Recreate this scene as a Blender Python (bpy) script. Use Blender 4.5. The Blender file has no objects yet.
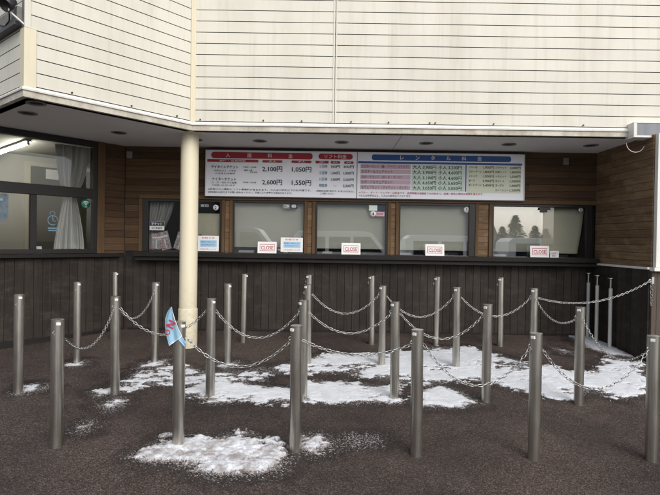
import bpy, math, random
import numpy as np
from mathutils import Vector, Matrix
random.seed(7)
SC = bpy.context.scene
COL = SC.collection
R = math.radians

# ------------------------------------------------------------------ camera
cam = bpy.data.cameras.new('camera')
cam.sensor_width = 36.0
cam.lens = 36.0 * 530.0 / 660.0
cam.clip_start = 0.05
cam.clip_end = 600
camo = bpy.data.objects.new('camera', cam)
COL.objects.link(camo)
camo.matrix_world = (Matrix.Translation((0, 0, 1.53)) @ Matrix.Rotation(math.pi/2 - math.atan(5.5/530), 4, 'X')
                     @ Matrix.Rotation(0.015, 4, 'Z'))
SC.camera = camo

# ------------------------------------------------------------------ sky, sun, exposure
SUN_EL, SUN_AZ = R(39), R(152)          # azimuth measured clockwise from +Y (north)
world = bpy.data.worlds.new('World')
SC.world = world
world.use_nodes = True
wn = world.node_tree.nodes
wl = world.node_tree.links
wn.clear()
wo = wn.new('ShaderNodeOutputWorld')
bg = wn.new('ShaderNodeBackground')
sky = wn.new('ShaderNodeTexSky')
sky.sky_type = 'NISHITA'
sky.sun_disc = False
sky.sun_elevation = SUN_EL
sky.sun_rotation = SUN_AZ
sky.dust_density = 3.0
sky.air_density = 1.0
hs = wn.new('ShaderNodeHueSaturation')
hs.inputs['Saturation'].default_value = 0.38
wl.new(sky.outputs[0], hs.inputs['Color'])
wl.new(hs.outputs[0], bg.inputs[0])
bg.inputs[1].default_value = 0.15
wl.new(bg.outputs[0], wo.inputs[0])

sl = bpy.data.lights.new('sun', 'SUN')
sl.energy = 1.1
sl.angle = R(40)
sl.color = (1.0, 0.965, 0.91)
so = bpy.data.objects.new('sun', sl)
COL.objects.link(so)
sdir = Vector((math.sin(SUN_AZ)*math.cos(SUN_EL), math.cos(SUN_AZ)*math.cos(SUN_EL), math.sin(SUN_EL)))
so.rotation_euler = sdir.to_track_quat('Z', 'Y').to_euler()
so.location = sdir*30

SC.view_settings.view_transform = 'Standard'
SC.view_settings.look = 'None'
SC.view_settings.exposure = 0.42
SC.view_settings.gamma = 1.0
SC.view_settings.use_curve_mapping = False

# ------------------------------------------------------------------ materials
def mat(name, base=(.5, .5, .5), rough=.6, metal=0.0, spec=.5):
    m = bpy.data.materials.new(name)
    m.use_nodes = True
    b = m.node_tree.nodes['Principled BSDF']
    b.inputs['Base Color'].default_value = (*base, 1)
    b.inputs['Roughness'].default_value = rough
    b.inputs['Metallic'].default_value = metal
    b.inputs['Specular IOR Level'].default_value = spec
    return m

class NT:
    def __init__(s, m):
        s.m = m; s.n = m.node_tree.nodes; s.l = m.node_tree.links
        s.b = s.n['Principled BSDF']
    def coord(s, scale=(1, 1, 1)):
        t = s.n.new('ShaderNodeTexCoord'); mp = s.n.new('ShaderNodeMapping')
        mp.inputs['Scale'].default_value = scale
        s.l.new(t.outputs['Object'], mp.inputs['Vector'])
        return mp.outputs[0]
    def noise(s, vec, scale, detail=4, rough=.55):
        t = s.n.new('ShaderNodeTexNoise')
        t.inputs['Scale'].default_value = scale; t.inputs['Detail'].default_value = detail
        t.inputs['Roughness'].default_value = rough
        s.l.new(vec, t.inputs['Vector'])
        return t.outputs['Fac']
    def voro(s, vec, scale, out='Color', feature='F1'):
        t = s.n.new('ShaderNodeTexVoronoi'); t.feature = feature
        t.inputs['Scale'].default_value = scale
        s.l.new(vec, t.inputs['Vector'])
        return t.outputs[out]
    def ramp(s, fac, stops):
        t = s.n.new('ShaderNodeValToRGB'); e = t.color_ramp.elements
        while len(e) < len(stops): e.new(.5)
        for q, (p, c) in zip(e, stops):
            q.position = p; q.color = (*c, 1) if len(c) == 3 else c
        s.l.new(fac, t.inputs[0])
        return t.outputs[0]
    def mix(s, a, b, fac, mode='MIX'):
        t = s.n.new('ShaderNodeMix'); t.data_type = 'RGBA'; t.blend_type = mode
        for sock, v in ((t.inputs[6], a), (t.inputs[7], b), (t.inputs[0], fac)):
            if isinstance(v, (int, float)): sock.default_value = v
            elif isinstance(v, tuple): sock.default_value = (*v, 1)
            else: s.l.new(v, sock)
        return t.outputs[2]
    def math(s, op, a, b):
        t = s.n.new('ShaderNodeMath'); t.operation = op
        for i, v in enumerate((a, b)):
            if isinstance(v, (int, float)): t.inputs[i].default_value = v
            else: s.l.new(v, t.inputs[i])
        return t.outputs[0]
    def color(s, c): s.l.new(c, s.b.inputs['Base Color'])
    def rough(s, c): s.l.new(c, s.b.inputs['Roughness'])
    def bump(s, h, dist=.005, strength=1.0):
        t = s.n.new('ShaderNodeBump'); t.inputs['Distance'].default_value = dist
        t.inputs['Strength'].default_value = strength
        s.l.new(h, t.inputs['Height']); s.l.new(t.outputs[0], s.b.inputs['Normal'])
    def island(s):
        return s.n.new('ShaderNodeNewGeometry').outputs['Random Per Island']

def grey(a): return (a, a, a)
M = {}
def siding_mat(name, base, stain):
    m = mat(name, base, .55); t = NT(m); v = t.coord()
    c = t.mix(base, tuple(x*.93 for x in base), t.island())
    f = t.ramp(t.noise(t.coord((1.2, 1.2, .35)), 2.2, 6, .65), [(.45, grey(0)), (.8, grey(1))])
    c = t.mix(c, stain, t.math('MULTIPLY', f, .35))
    f2 = t.ramp(t.noise(t.coord((7, 7, .35)), 2.2, 6, .7), [(.52, grey(0)), (.8, grey(1))])
    c = t.mix(c, stain, t.math('MULTIPLY', f2, .38))
    c = t.mix(c, t.mix(grey(.9), grey(1.0), t.noise(v, 220, 2)), 1.0, 'MULTIPLY')
    t.color(c)
    t.bump(t.noise(v, 160, 3), .0012, .6)
    return m
M['siding'] = siding_mat('cream_siding', (.675, .652, .572), (.40, .365, .285))
M['trim'] = siding_mat('yellow_cream_trim', (.70, .645, .485), (.48, .42, .28))
M['white_metal'] = siding_mat('white_painted_metal', (.78, .77, .73), (.35, .32, .26))
m = mat('stained_drip_edge', (.66, .63, .57), .5); t = NT(m)
f = t.ramp(t.noise(t.coord((1, 1, .8)), 5, 8, .72), [(.42, grey(0)), (.62, grey(1))])
t.color(t.mix((.52, .49, .42), (.20, .17, .11), t.math('MULTIPLY', f, .6))); M['drip'] = m
m = mat('soffit_board', (.46, .45, .44), .8); t = NT(m)
t.color(t.mix((.80, .785, .775), (.70, .685, .675), t.noise(t.coord(), 1.6, 6))); M['soffit'] = m
M['dark'] = mat('dark_gap', (.012, .010, .009), .9)
def wood_mat(name, a, b, scale, rough=.6, weather=None):
    m = mat(name, a, min(.9, rough+.15), 0, .18); t = NT(m)
    g = t.noise(t.coord(scale), 1.0, 6, .65)
    c = t.mix(a, b, t.ramp(g, [(.3, grey(0)), (.7, grey(1))]))
    isl = t.island()
    c = t.mix(c, t.mix(grey(.62), grey(1.15), isl), .85, 'MULTIPLY')
    if weather:
        w = t.ramp(t.noise(t.coord((2.5, 2.5, 6)), 1.6, 6, .7), [(.5, grey(0)), (.72, grey(1))])
        c = t.mix(c, weather, t.math('MULTIPLY', w, .55))
    t.color(c)
    t.bump(g, .002, .8)
    return m
M['timber'] = wood_mat('brown_timber_boards', (.120, .072, .040), (.060, .036, .021), (3, 3, 70), .55)
M['timber_worn'] = wood_mat('weathered_brown_boards', (.235, .152, .086), (.115, .072, .041), (3, 3, 70), .6, (.32, .24, .155))
M['post_wood'] = wood_mat('brown_post_wood', (.16, .098, .052), (.10, .060, .032), (60, 60, 4), .55)
M['faded_boards'] = wood_mat('faded_grey_brown_boards', (.12, .095, .082), (.08, .064, .056), (55, 55, 3), .6)
M['dark_boards'] = wood_mat('dark_stained_boards', (.044, .036, .031), (.026, .0215, .0185), (55, 55, 3), .6, (.080, .066, .055))
M['dark_cap'] = wood_mat('dark_counter_wood', (.026, .023, .022), (.017, .015, .014), (3, 3, 60), .45)
M['bronze'] = mat('dark_bronze_aluminium', (.020, .018, .017), .38, .3)
def glass(name, refl, tint=(.93, .95, .94)):
    m = bpy.data.materials.new(name); m.use_nodes = True
    n, l = m.node_tree.nodes, m.node_tree.links; n.clear()
    o = n.new('ShaderNodeOutputMaterial'); mx = n.new('ShaderNodeMixShader')
    tr = n.new('ShaderNodeBsdfTransparent'); tr.inputs[0].default_value = (*tint, 1)
    gl = n.new('ShaderNodeBsdfGlossy'); gl.inputs['Roughness'].default_value = .004
    fr = n.new('ShaderNodeFresnel'); fr.inputs[0].default_value = 1.5
    ad = n.new('ShaderNodeMath'); ad.operation = 'ADD'; ad.inputs[1].default_value = refl; ad.use_clamp = True
    l.new(fr.outputs[0], ad.inputs[0]); l.new(ad.outputs[0], mx.inputs[0])
    l.new(tr.outputs[0], mx.inputs[1]); l.new(gl.outputs[0], mx.inputs[2]); l.new(mx.outputs[0], o.inputs[0])
    return m
M['glass'] = glass('window_glass', .18, (.96, .97, .96))
M['glass_coated'] = glass('coated_window_glass', .15, (.95, .97, .98))
M['glass_clear'] = glass('clear_window_glass', .005, (.97, .98, .97))
m = mat('brushed_steel', (.40, .38, .34), .34, 1.0); t = NT(m)
g = t.noise(t.coord((90, 90, 2.0)), 1.0, 5, .6)
t.color(t.mix((.64, .62, .565), (.39, .37, .325), t.ramp(g, [(.3, grey(0)), (.75, grey(1))])))
t.rough(t.mix(grey(.24), grey(.42), t.noise(t.coord((6, 6, 3)), 3.0, 5))); M['steel'] = m
M['steel_cap'] = mat('polished_steel_cap', (.62, .61, .58), .25, 1.0)
M['chain'] = mat('galvanised_chain', (.47, .47, .46), .36, 1.0)
M['pole'] = mat('pale_painted_pole', (.50, .49, .47), .45)
M['blind'] = mat('cream_blind', (.84, .83, .74), .8)
M['blind_tan'] = mat('beige_blind', (.50, .47, .375), .8)
M['paper'] = mat('white_paper', (.80, .80, .79), .7)
M['board_white'] = mat('board_white', (.86, .88, .94), .3)
M['red'] = mat('sign_red', (.38, .025, .036), .4)
M['blue'] = mat('sign_blue', (.02, .09, .30), .4)
M['navy'] = mat('ink_navy', (.022, .024, .05), .5)
M['ink'] = mat('ink_black', (.022, .022, .026), .5)
M['ink_red'] = mat('ink_red', (.42, .03, .05), .5)
M['teal'] = mat('ink_teal', (.03, .16, .26), .5)
M['pink'] = mat('sign_pink', (.60, .42, .50), .4)
M['pale_green'] = mat('sign_pale_green', (.62, .74, .66), .4)
M['pale_yellow'] = mat('sign_pale_yellow', (.68, .72, .56), .4)
M['light_blue'] = mat('print_light_blue', (.36, .58, .78), .5)
M['curtain'] = mat('grey_curtain', (.42, .41, .40), .9)
M['curtain_white'] = mat('white_curtain', (.50, .50, .50), .9)
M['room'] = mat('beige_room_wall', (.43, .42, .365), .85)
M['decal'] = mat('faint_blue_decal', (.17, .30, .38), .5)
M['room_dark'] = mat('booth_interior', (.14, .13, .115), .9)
M['door'] = mat('olive_door', (.075, .066, .042), .6)
M['black'] = mat('black_plastic', (.016, .016, .018), .45)
M['grey_box'] = mat('grey_plastic', (.22, .20, .19), .6)
M['green'] = mat('sticker_green', (.012, .20, .12), .4)
m = mat('lit_tube', (1, 1, 1)); m.node_tree.nodes['Principled BSDF'].inputs['Emission Color'].default_value = (1, .97, .88, 1)
m.node_tree.nodes['Principled BSDF'].inputs['Emission Strength'].default_value = 42.0; M['tube'] = m
m = mat('blue_nylon', (.30, .50, .64), .6); t = NT(m)
t.color(t.mix((.32, .52, .66), (.20, .37, .52), t.noise(t.coord(), 30, 4))); M['nylon'] = m
m = mat('grey_blue_panel', (.15, .18, .23), .2); t = NT(m)
t.color(t.mix((.24, .26, .29), (.09, .10, .12), t.noise(t.coord((9, 9, 1)), 1.2, 4))); M['sign_panel'] = m
m = mat('grey_flashing', (.20, .20, .19), .8); t = NT(m)
t.color(t.mix((.23, .23, .22), (.12, .12, .11), t.noise(t.coord(), 18, 6))); M['flashing'] = m
M['siding_shade'] = M['siding']

# ground: reddish brown open-graded asphalt
m = mat('brown_asphalt', (.05, .035, .03), .85, 0, .28); t = NT(m); v = t.coord()
cell = t.voro(v, 165)
bw = t.n.new('ShaderNodeSeparateColor'); t.l.new(cell, bw.inputs[0])
stone = t.ramp(bw.outputs[0], [(0, (.035, .0245, .021)), (.45, (.069, .0495, .043)), (.8, (.108, .081, .071)), (1, (.19, .153, .136))])
dist = t.voro(v, 165, 'Distance')
stone = t.mix(stone, t.ramp(dist, [(.25, grey(1)), (.75, grey(.4))]), .8, 'MULTIPLY')
big = t.noise(v, 1.1, 6, .6)
stone = t.mix(stone, t.ramp(big, [(.35, grey(.62)), (.65, grey(1.3))]), .95, 'MULTIPLY')
med = t.ramp(t.noise(v, 14, 5, .65), [(.62, grey(0)), (.74, grey(1))])
stone = t.mix(stone, (.11, .085, .075), t.math('MULTIPLY', med, .4))
at = t.n.new('ShaderNodeAttribute'); at.attribute_name = 'meltwater'
wet = t.ramp(t.math('ADD', at.outputs['Fac'], t.math('MULTIPLY', t.math('SUBTRACT', t.noise(v, 7, 6, .65), .5), 1.5)), [(.30, grey(0)), (.62, grey(1))])
stone = t.mix(stone, t.mix(stone, (.45, .42, .42), 1.0, 'MULTIPLY'), t.math('MULTIPLY', wet, .85))
sl_ = t.math('ADD', t.noise(v, 75, 4, .75), t.math('MULTIPLY', at.outputs['Fac'], .21))
slush = t.ramp(sl_, [(.735, grey(0)), (.80, grey(1))])
stone = t.mix(stone, (.52, .52, .53), t.math('MULTIPLY', slush, t.math('MINIMUM', t.math('MULTIPLY', at.outputs['Fac'], 1.2), .85)))
t.color(stone)
t.rough(t.mix(t.ramp(t.noise(v, 2.3, 5), [(.35, grey(.65)), (.6, grey(.95))]), grey(.42), t.math('MULTIPLY', wet, .7)))
hgt = t.math('ADD', t.math('MULTIPLY', dist, -1.0), t.math('MULTIPLY', t.noise(v, 40, 3), 1.2))
t.bump(hgt, .006, .9)
M['asphalt'] = m
# snow
m = mat('old_snow', (.66, .69, .73), .55); t = NT(m); v = t.coord()
at = t.n.new('ShaderNodeAttribute'); at.attribute_name = 'thickness'
n1 = t.ramp(t.noise(v, 10, 7, .75), [(.40, grey(0)), (.60, grey(1))])
sx = t.n.new('ShaderNodeSeparateXYZ'); t.l.new(v, sx.inputs[0])
mr = t.n.new('ShaderNodeMapRange'); mr.inputs[1].default_value = 3.3; mr.inputs[2].default_value = 3.9
mr.inputs[3].default_value = .8; mr.inputs[4].default_value = .22; t.l.new(sx.outputs[1], mr.inputs[0])
c = t.mix((.67, .70, .745), (.20, .160, .142), t.math('MULTIPLY', n1, mr.outputs[0]))
# grit shows through where the layer is thin
gr = t.math('SUBTRACT', t.noise(v, 110, 3, .75), t.math('MULTIPLY', at.outputs['Fac'], .36))
c = t.mix(t.mix((.34, .315, .30), c, t.math('ADD', at.outputs['Fac'], .25)), c, .35)
gf = t.ramp(gr, [(.33, grey(0)), (.45, grey(1))])
c = t.mix(c, (.075, .052, .046), t.math('MULTIPLY', gf, .92))
t.color(c)
t.bump(t.noise(v, 90, 4, .65), .004, .5)
M['snow'] = m

# ------------------------------------------------------------------ mesh helpers
class MB:
    def __init__(s): s.v = []; s.f = []; s.mi = []; s.mats = []; s.smooth = []
    def _m(s, m):
        m = M[m] if isinstance(m, str) else m
        if m not in s.mats: s.mats.append(m)
        return s.mats.index(m)
    def add(s, verts, faces, m=None, smooth=False):
        o = len(s.v); k = s._m(m) if m else 0
        s.v += [tuple(p) for p in verts]
        for f in faces:
            s.f.append([i+o for i in f]); s.mi.append(k); s.smooth.append(smooth)
    def obox(s, o, u, v, n, a, b, m=None):
        """box in the frame o,u,v,n from corner a to corner b"""
        o, u, v, n = Vector(o), Vector(u), Vector(v), Vector(n)
        P = [o + u*x + v*y + n*z for z in (a[2], b[2]) for y in (a[1], b[1]) for x in (a[0], b[0])]
        F = [(0, 2, 3, 1), (4, 5, 7, 6), (0, 1, 5, 4), (2, 6, 7, 3), (0, 4, 6, 2), (1, 3, 7, 5)]
        if u.cross(v).dot(n) < 0: F = [tuple(reversed(f)) for f in F]
        s.add(P, F, m)
    def box(s, a, b, m=None):
        s.obox((0, 0, 0), (1, 0, 0), (0, 1, 0), (0, 0, 1), a, b, m)
    def tube(s, p, q, r, m=None, seg=16, r2=None, caps=True):
        p, q = Vector(p), Vector(q); d = (q-p).normalized()
        a = d.orthogonal().normalized(); b = d.cross(a); r2 = r if r2 is None else r2
        V = [p + (a*math.cos(t)+b*math.sin(t))*r for t in (2*math.pi*i/seg for i in range(seg))]
        V += [q + (a*math.cos(t)+b*math.sin(t))*r2 for t in (2*math.pi*i/seg for i in range(seg))]
        s.add(V, [(i, (i+1) % seg, seg+(i+1) % seg, seg+i) for i in range(seg)], m, True)
        if caps:
            s.add(V[:seg], [tuple(reversed(range(seg)))], m); s.add(V[seg:], [tuple(range(seg))], m)
    def lathe(s, c, prof, m=None, seg=24, ax=(0, 0, 1)):
        c, d = Vector(c), Vector(ax).normalized()
        a = d.orthogonal().normalized(); b = d.cross(a); V = []; F = []
        for r, z in prof:
            for i in range(seg):
                t = 2*math.pi*i/seg
                V.append(c + d*z + (a*math.cos(t)+b*math.sin(t))*max(r, 1e-4))
        for k in range(len(prof)-1):
            for i in range(seg):
                j = (i+1) % seg
                F.append((k*seg+i, k*seg+j, (k+1)*seg+j, (k+1)*seg+i))
        s.add(V, F, m, True)
    def sheet(s, grid, th, m=None, smooth=True):
        """grid[row][col] of points, given a thickness along its local normals"""
        g = [[Vector(p) for p in r] for r in grid]; nr, nc = len(g), len(g[0])
        N = []
        for i in range(nr):
            row = []
            for j in range(nc):
                a = g[min(i+1, nr-1)][j]-g[max(i-1, 0)][j]; b = g[i][min(j+1, nc-1)]-g[i][max(j-1, 0)]
                row.append(a.cross(b).normalized())
            N.append(row)
        V = [g[i][j]+N[i][j]*th/2 for i in range(nr) for j in range(nc)] + [g[i][j]-N[i][j]*th/2 for i in range(nr) for j in range(nc)]
        q = nr*nc; F = []
        for i in range(nr-1):
            for j in range(nc-1):
                a = i*nc+j; F.append((a, a+nc, a+nc+1, a+1)); F.append((q+a, q+a+1, q+a+nc+1, q+a+nc))
        for i in range(nr-1):
            for j in (0, nc-1):
                a = i*nc+j; F.append((a, a+nc, q+a+nc, q+a))
        for j in range(nc-1):
            for i in (0, nr-1):
                a = i*nc+j; F.append((a, a+1, q+a+1, q+a))
        s.add(V, F, m, smooth)
    def build(s, name, m=None, parent=None, bevel=0):
        me = bpy.data.meshes.new(name)
        base = Vector(parent_world(parent)) if parent else Vector((0, 0, 0))
        me.from_pydata([tuple(Vector(p)-base) for p in s.v], [], s.f)
        if m: me.materials.append(M[m] if isinstance(m, str) else m)
        else:
            for q in s.mats: me.materials.append(q)
            me.polygons.foreach_set('material_index', s.mi)
        me.polygons.foreach_set('use_smooth', s.smooth)
        me.update()
        o = bpy.data.objects.new(name, me); COL.objects.link(o)
        if parent: o.parent = parent
        if bevel:
            b = o.modifiers.new('bevel', 'BEVEL'); b.width = bevel; b.segments = 2; b.limit_method = 'ANGLE'; b.angle_limit = R(50)
        return o

def parent_world(o):
    p = Vector((0, 0, 0))
    while o: p += o.location; o = o.parent
    return p
def tag(o, label=None, cat=None, group=None, kind=None):
    if label: o['label'] = label
    if cat: o['category'] = cat
    if group: o['group'] = group
    if kind: o['kind'] = kind
    return o
def thing(name, label, cat, loc=(0, 0, 0), group=None):
    o = bpy.data.objects.new(name, None); COL.objects.link(o)
    o.location = loc; o.empty_display_size = .1
    return tag(o, label, cat, group)
def copy_tree(o, loc=None, parent=None):
    c = o.copy(); COL.objects.link(c)
    if parent: c.parent = parent
    if loc is not None: c.location = loc
    for ch in list(o.children): copy_tree(ch, None, c)
    return c

LIGHT = set('0123456789,:〜—円大人小 ※CLOSEWi-FN')|{chr(q) for q in range(0x3041, 0x30FF)}
def text_geo(body, res=2):
    c = bpy.data.curves.new('lettering', 'FONT'); c.body = body; c.size = 1; c.resolution_u = res
    c.align_x = 'LEFT'; c.offset = .019 if all(ch in LIGHT for ch in body) else .007
    o = bpy.data.objects.new('lettering', c); COL.objects.link(o)
    dg = bpy.context.evaluated_depsgraph_get()
    me = bpy.data.meshes.new_from_object(o.evaluated_get(dg))
    V = [(p.co.x, p.co.y) for p in me.vertices]; F = [tuple(p.vertices) for p in me.polygons]
    bpy.data.objects.remove(o); bpy.data.curves.remove(c); bpy.data.meshes.remove(me)
    return V, F
def put_text(mb, body, o, u, v, x, y, h, m, w=None, align='L'):
    """body in the plane o + u*X + v*Y: x left (or centre), y centre line, h em height; w squeezes to a width"""
    V, F = text_geo(body)
    if not V: return
    x0 = min(p[0] for p in V); x1 = max(p[0] for p in V)
    sx = h if w is None else w/(x1-x0)
    off = x - (x1-x0)*sx*(.5 if align == 'C' else 0)
    o, u, v = Vector(o), Vector(u), Vector(v)
    mb.add([o + u*(off+(a-x0)*sx) + v*(y+(b-.36)*h) for a, b in V], F, m)
def disc(mb, o, u, v, r, m, seg=20):
    o, u, v = Vector(o), Vector(u), Vector(v)
    mb.add([o+u*math.cos(2*math.pi*i/seg)*r+v*math.sin(2*math.pi*i/seg)*r for i in range(seg)], [tuple(range(seg))], m)
def flat(mb, o, u, v, x0, x1, y0, y1, m, round_r=0):
    o, u, v = Vector(o), Vector(u), Vector(v)
    if not round_r:
        mb.add([o+u*x0+v*y0, o+u*x1+v*y0, o+u*x1+v*y1, o+u*x0+v*y1], [(0, 1, 2, 3)], m)
    else:
        P = []
        for cx, cy, a0 in ((x1-round_r, y1-round_r, 0), (x0+round_r, y1-round_r, 90), (x0+round_r, y0+round_r, 180), (x1-round_r, y0+round_r, 270)):
            for k in range(6):
                t = R(a0+k*18); P.append(o+u*(cx+round_r*math.cos(t))+v*(cy+round_r*math.sin(t)))
        mb.add(P, [tuple(range(len(P)))], m)
def boards(mb, o, u, v, n, u0, u1, v0, v1, pitch, gap, th, m, joints=0, vref=0.0, jitter=.0):
    """boards running along u, stacked along v; their face stands th proud of the plane"""
    k0 = math.floor((v0-vref)/pitch+1e-6); k = k0
    while vref+k*pitch < v1-1e-4:
        a = max(v0, vref+k*pitch+gap/2); b = min(v1, vref+(k+1)*pitch-gap/2)
        if b-a > .004:
            cuts = [u0]
            if joints:
                x = u0+random.uniform(.25, 1)*joints
                while x < u1-.15: cuts.append(x); x += random.uniform(.7, 1.2)*joints
            cuts.append(u1)
            for c0, c1 in zip(cuts, cuts[1:]):
                e = .001 if joints else 0
                mb.obox(o, u, v, n, (c0+(e if c0 > u0 else 0), a, 0), (c1-(e if c1 < u1 else 0), b, th+random.uniform(-jitter, jitter)), m)
        k += 1

# ------------------------------------------------------------------ ground
def gz(x, y):
    yy = min(max(y, -2.0), 7.2); xx = max(-7.0, min(7.0, x))
    q = max(0.0, min(1.2, (6.3-yy)/2.93))
    return .0528*yy - .018*q*q*xx
def axis(lo, hi, a, b, fine):
    r = list(np.arange(a, b+1e-6, fine)); x, d = a, fine
    while x > lo: d *= 1.35; x -= d; r.insert(0, max(x, lo))
    x, d = b, fine
    while x < hi: d *= 1.35; x += d; r.append(min(x, hi))
    return r
xs, ys = axis(-250, 250, -3.2, 3.6, .045), axis(-300, 250, 2.2, 7.0, .045)
mb = MB()
mb.add([(x, y, gz(x, y)) for y in ys for x in xs],
       [(j*len(xs)+i, j*len(xs)+i+1, (j+1)*len(xs)+i+1, (j+1)*len(xs)+i) for j in range(len(ys)-1) for i in range(len(xs)-1)], None, True)
ground = tag(mb.build('ground', 'asphalt'), kind='structure')

# ------------------------------------------------------------------ ticket building
RX = 3.43
WY = 6.87                 # plane of the counter wall
FY = 5.82                 # plane of the overhanging upper front
ZS = 2.73                 # soffit
U = Vector((-.645, -.764, 0)); L = Vector((-.764, .645, 0)); UP = Vector((0, 0, 1)); X = Vector((1, 0, 0)); Y = Vector((0, 1, 0))
G0 = Vector((-2.66, WY, 0))           # foot of the corner between counter wall and angled glazed wall
A0 = Vector((-1.53, FY, 0)); B0 = A0+U*1.69
ON = -L                                # outward normal of the angled walls
LN = U.copy()                          # outward normal of the left return
bld = thing('ticket_building', 'cream sided ticket office with dark timber counter recess and row of windows', 'building', (0, WY, .36))

def upper_wall(o, u, n, length, m='siding', seam=None):
    mb = MB()
    mb.obox(o, u, UP, n, (0, ZS, -.10), (length, 5.7, -.016), 'dark')
    spans = [(0, length)] if not seam else [(0, seam), (seam, length)]
    for a, b in spans:
        boards(mb, o, u, UP, n, a+.002, b-.002, ZS+.085, 5.7, .1215, .0082, .004, m, vref=ZS+.1)
    for q in range(len(mb.v)): pass
    return mb.build('upper_wall', None, bld)
upper_wall(A0, X, -Y, 7.3, seam=1.555)
upper_wall(A0, U, ON, 1.69)
upper_wall(B0, L, LN, 2.4)
# thin vertical joint strip on the front
mb = MB(); mb.obox(A0, X, UP, -Y, (1.535, ZS+.1, .004), (1.549, 5.7, .010), 'siding'); mb.obox(A0, X, UP, -Y, (1.561, ZS+.1, .004), (1.575, 5.7, .010), 'siding')
mb.build('joint_strip', None, bld)
# corner trims
mb = MB(); mb.obox(A0, X, UP, -Y, (-.008, ZS+.085, .0), (.036, 5.7, .020), 'trim'); mb.obox(A0, U, UP, ON, (.004, ZS+.085, .003), (.034, 5.7, .019), 'trim')
mb.build('corner_trim', None, bld, .003)
mb = MB(); mb.obox(B0, U, UP, ON, (-.085, ZS+.085, .004), (.014, 3.315, .016), 'trim'); mb.obox(B0, L, UP, LN, (-.014, ZS+.085, .004), (.075, 3.315, .0145), 'trim')
mb.build('corner_trim', None, bld, .003)
mb = MB(); mb.obox(B0, U, UP, ON, (-.040, 3.317, .004), (.012, 5.7, .013), 'siding'); mb.obox(B0, L, UP, LN, (-.012, 3.317, .004), (.05, 5.7, .012), 'flashing')
mb.build('corner_trim', None, bld, .003)

def fascia(o, u, n, a, b, ka=0.0, kb=0.0):
    mb = MB()
    prof = [(-.02, .0), (.022, 0), (.022, .052), (.034, .056), (.036, .070), (.010, .096), (-.02, .096)]   # (out, up)
    o = Vector(o)
    V = [o+u*(s+p*m_)+n*p+UP*(ZS-.004+q) for s, m_ in ((a, ka), (b, kb)) for p, q in prof]; k = len(prof)
    F = [(i, i+1, k+i+1, k+i) for i in range(k-1)]
    if u.cross(n).z > 0: F = [tuple(reversed(f)) for f in F]
    for i, f in enumerate(F): mb.add([V[j] for j in f], [(0, 1, 2, 3)], 'drip' if i < 3 else 'white_metal')
    return mb.build('fascia', None, bld)
fascia(A0, X, -Y, 0, 7.3, .464); fascia(A0, U, ON, 0, 1.69, .464, 1.0); fascia(B0, L, LN, 0, 2.4, -1.0)
# small fixings along the lowest siding course
for o, u, n, pts in ((A0, X, -Y, (.09, .78, 1.2, 1.74, 2.15, 2.60, 2.66, 3.3, 4.28)), (A0, U, ON, (.2, .72, 1.3))):
    for s in pts:
        mb = MB(); p = Vector(o)+u*s+n*.004+UP*(ZS+.118); mb.tube(p, p+n*.014, .008, 'black', 8); mb.build('fixing', None, bld)

# soffit
poly = [A0, B0, B0+L*1.53, G0+L*.02, Vector((5.77, WY+.02, 0)), Vector((5.77, FY, 0))]
mb = MB(); n = len(poly)
mb.add([p+UP*ZS for p in poly]+[p+UP*(ZS+.06) for p in poly],
       [tuple(range(n)), tuple(range(2*n-1, n-1, -1))]+[(i, n+i, n+(i+1) % n, (i+1) % n) for i in range(n)])
sof = mb.build('soffit', 'soffit', bld)
mb = MB(); mb.box((.78, FY+.02, ZS-.003), (.786, WY, ZS+.001), 'flashing'); mb.build('joint_strip', None, sof)
for x, y in ((-2.64, 4.74), (-2.93, 5.12), (-2.40, 5.99), (-1.63, 6.35), (-.86, 6.36), (.12, 6.36), (1.13, 6.35), (2.12, 6.34), (3.09, 6.33)):
    mb = MB(); mb.lathe((x, y, ZS), [(.085, .002), (.085, -.008), (.070, -.008), (.062, .0)], 'grey_box'); mb.lathe((x, y, ZS), [(.062, -.001), (.03, -.004), (.0, -.004)], 'dark')
    mb.build('downlight', None, sof)

# counter wall: horizontal boards with five openings
WIN = [(-2.43, -1.405), (-1.262, -.337), (-.195, .742), (.886, 1.875), (2.092, 3.39)]   # frame outer edges
ZC, ZT = 1.372, 2.055
mb = MB()
mb.box((-2.70, WY+.012, .30), (3.46, WY+.06, 1.31), 'dark')
mb.box((-2.70, WY+.012, ZT), (3.46, WY+.06, ZS), 'dark')
strips = [(-2.66, WIN[0][0])]+[(WIN[i][1], WIN[i+1][0]) for i in range(4)]+[(3.39, RX)]
for a, b in strips[:5]: mb.box((a, WY+.012, 1.31), (b, WY+.06, ZT), 'dark')
O = Vector((0, WY+.012, 0))
boards(mb, O, X, UP, -Y, -2.66, RX, ZT+.055, ZS, .085, .004, .014, 'timber', 1.8, vref=.02, jitter=.0015)
boards(mb, O, X, UP, -Y, -2.66, -2.47, 1.372, ZT+.055, .085, .004, .014, 'timber', 0, vref=.02, jitter=.0015)
for a, b in strips[1:5]:
    boards(mb, O, X, UP, -Y, a+.042, b-.042, 1.30, ZT, .085, .004, .010, 'timber_worn', 0, vref=.02, jitter=.0015)
mb.build('timber_wall', None, bld)
for a, b in [q for s_ in strips[1:5] for q in ((s_[0], s_[0]+.040), (s_[1]-.040, s_[1]))]+[(WIN[0][0]-.045, WIN[0][0])]:
    mb = MB(); mb.box((a, WY-.022, 1.374), (b, WY+.02, ZT-.001), 'post_wood'); mb.build('window_trim', None, bld, .003)
mb = MB(); mb.box((-2.475, WY-.035, ZT), (RX, WY+.02, ZT+.053), 'post_wood'); mb.build('head_beam', None, bld, .004)
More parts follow.
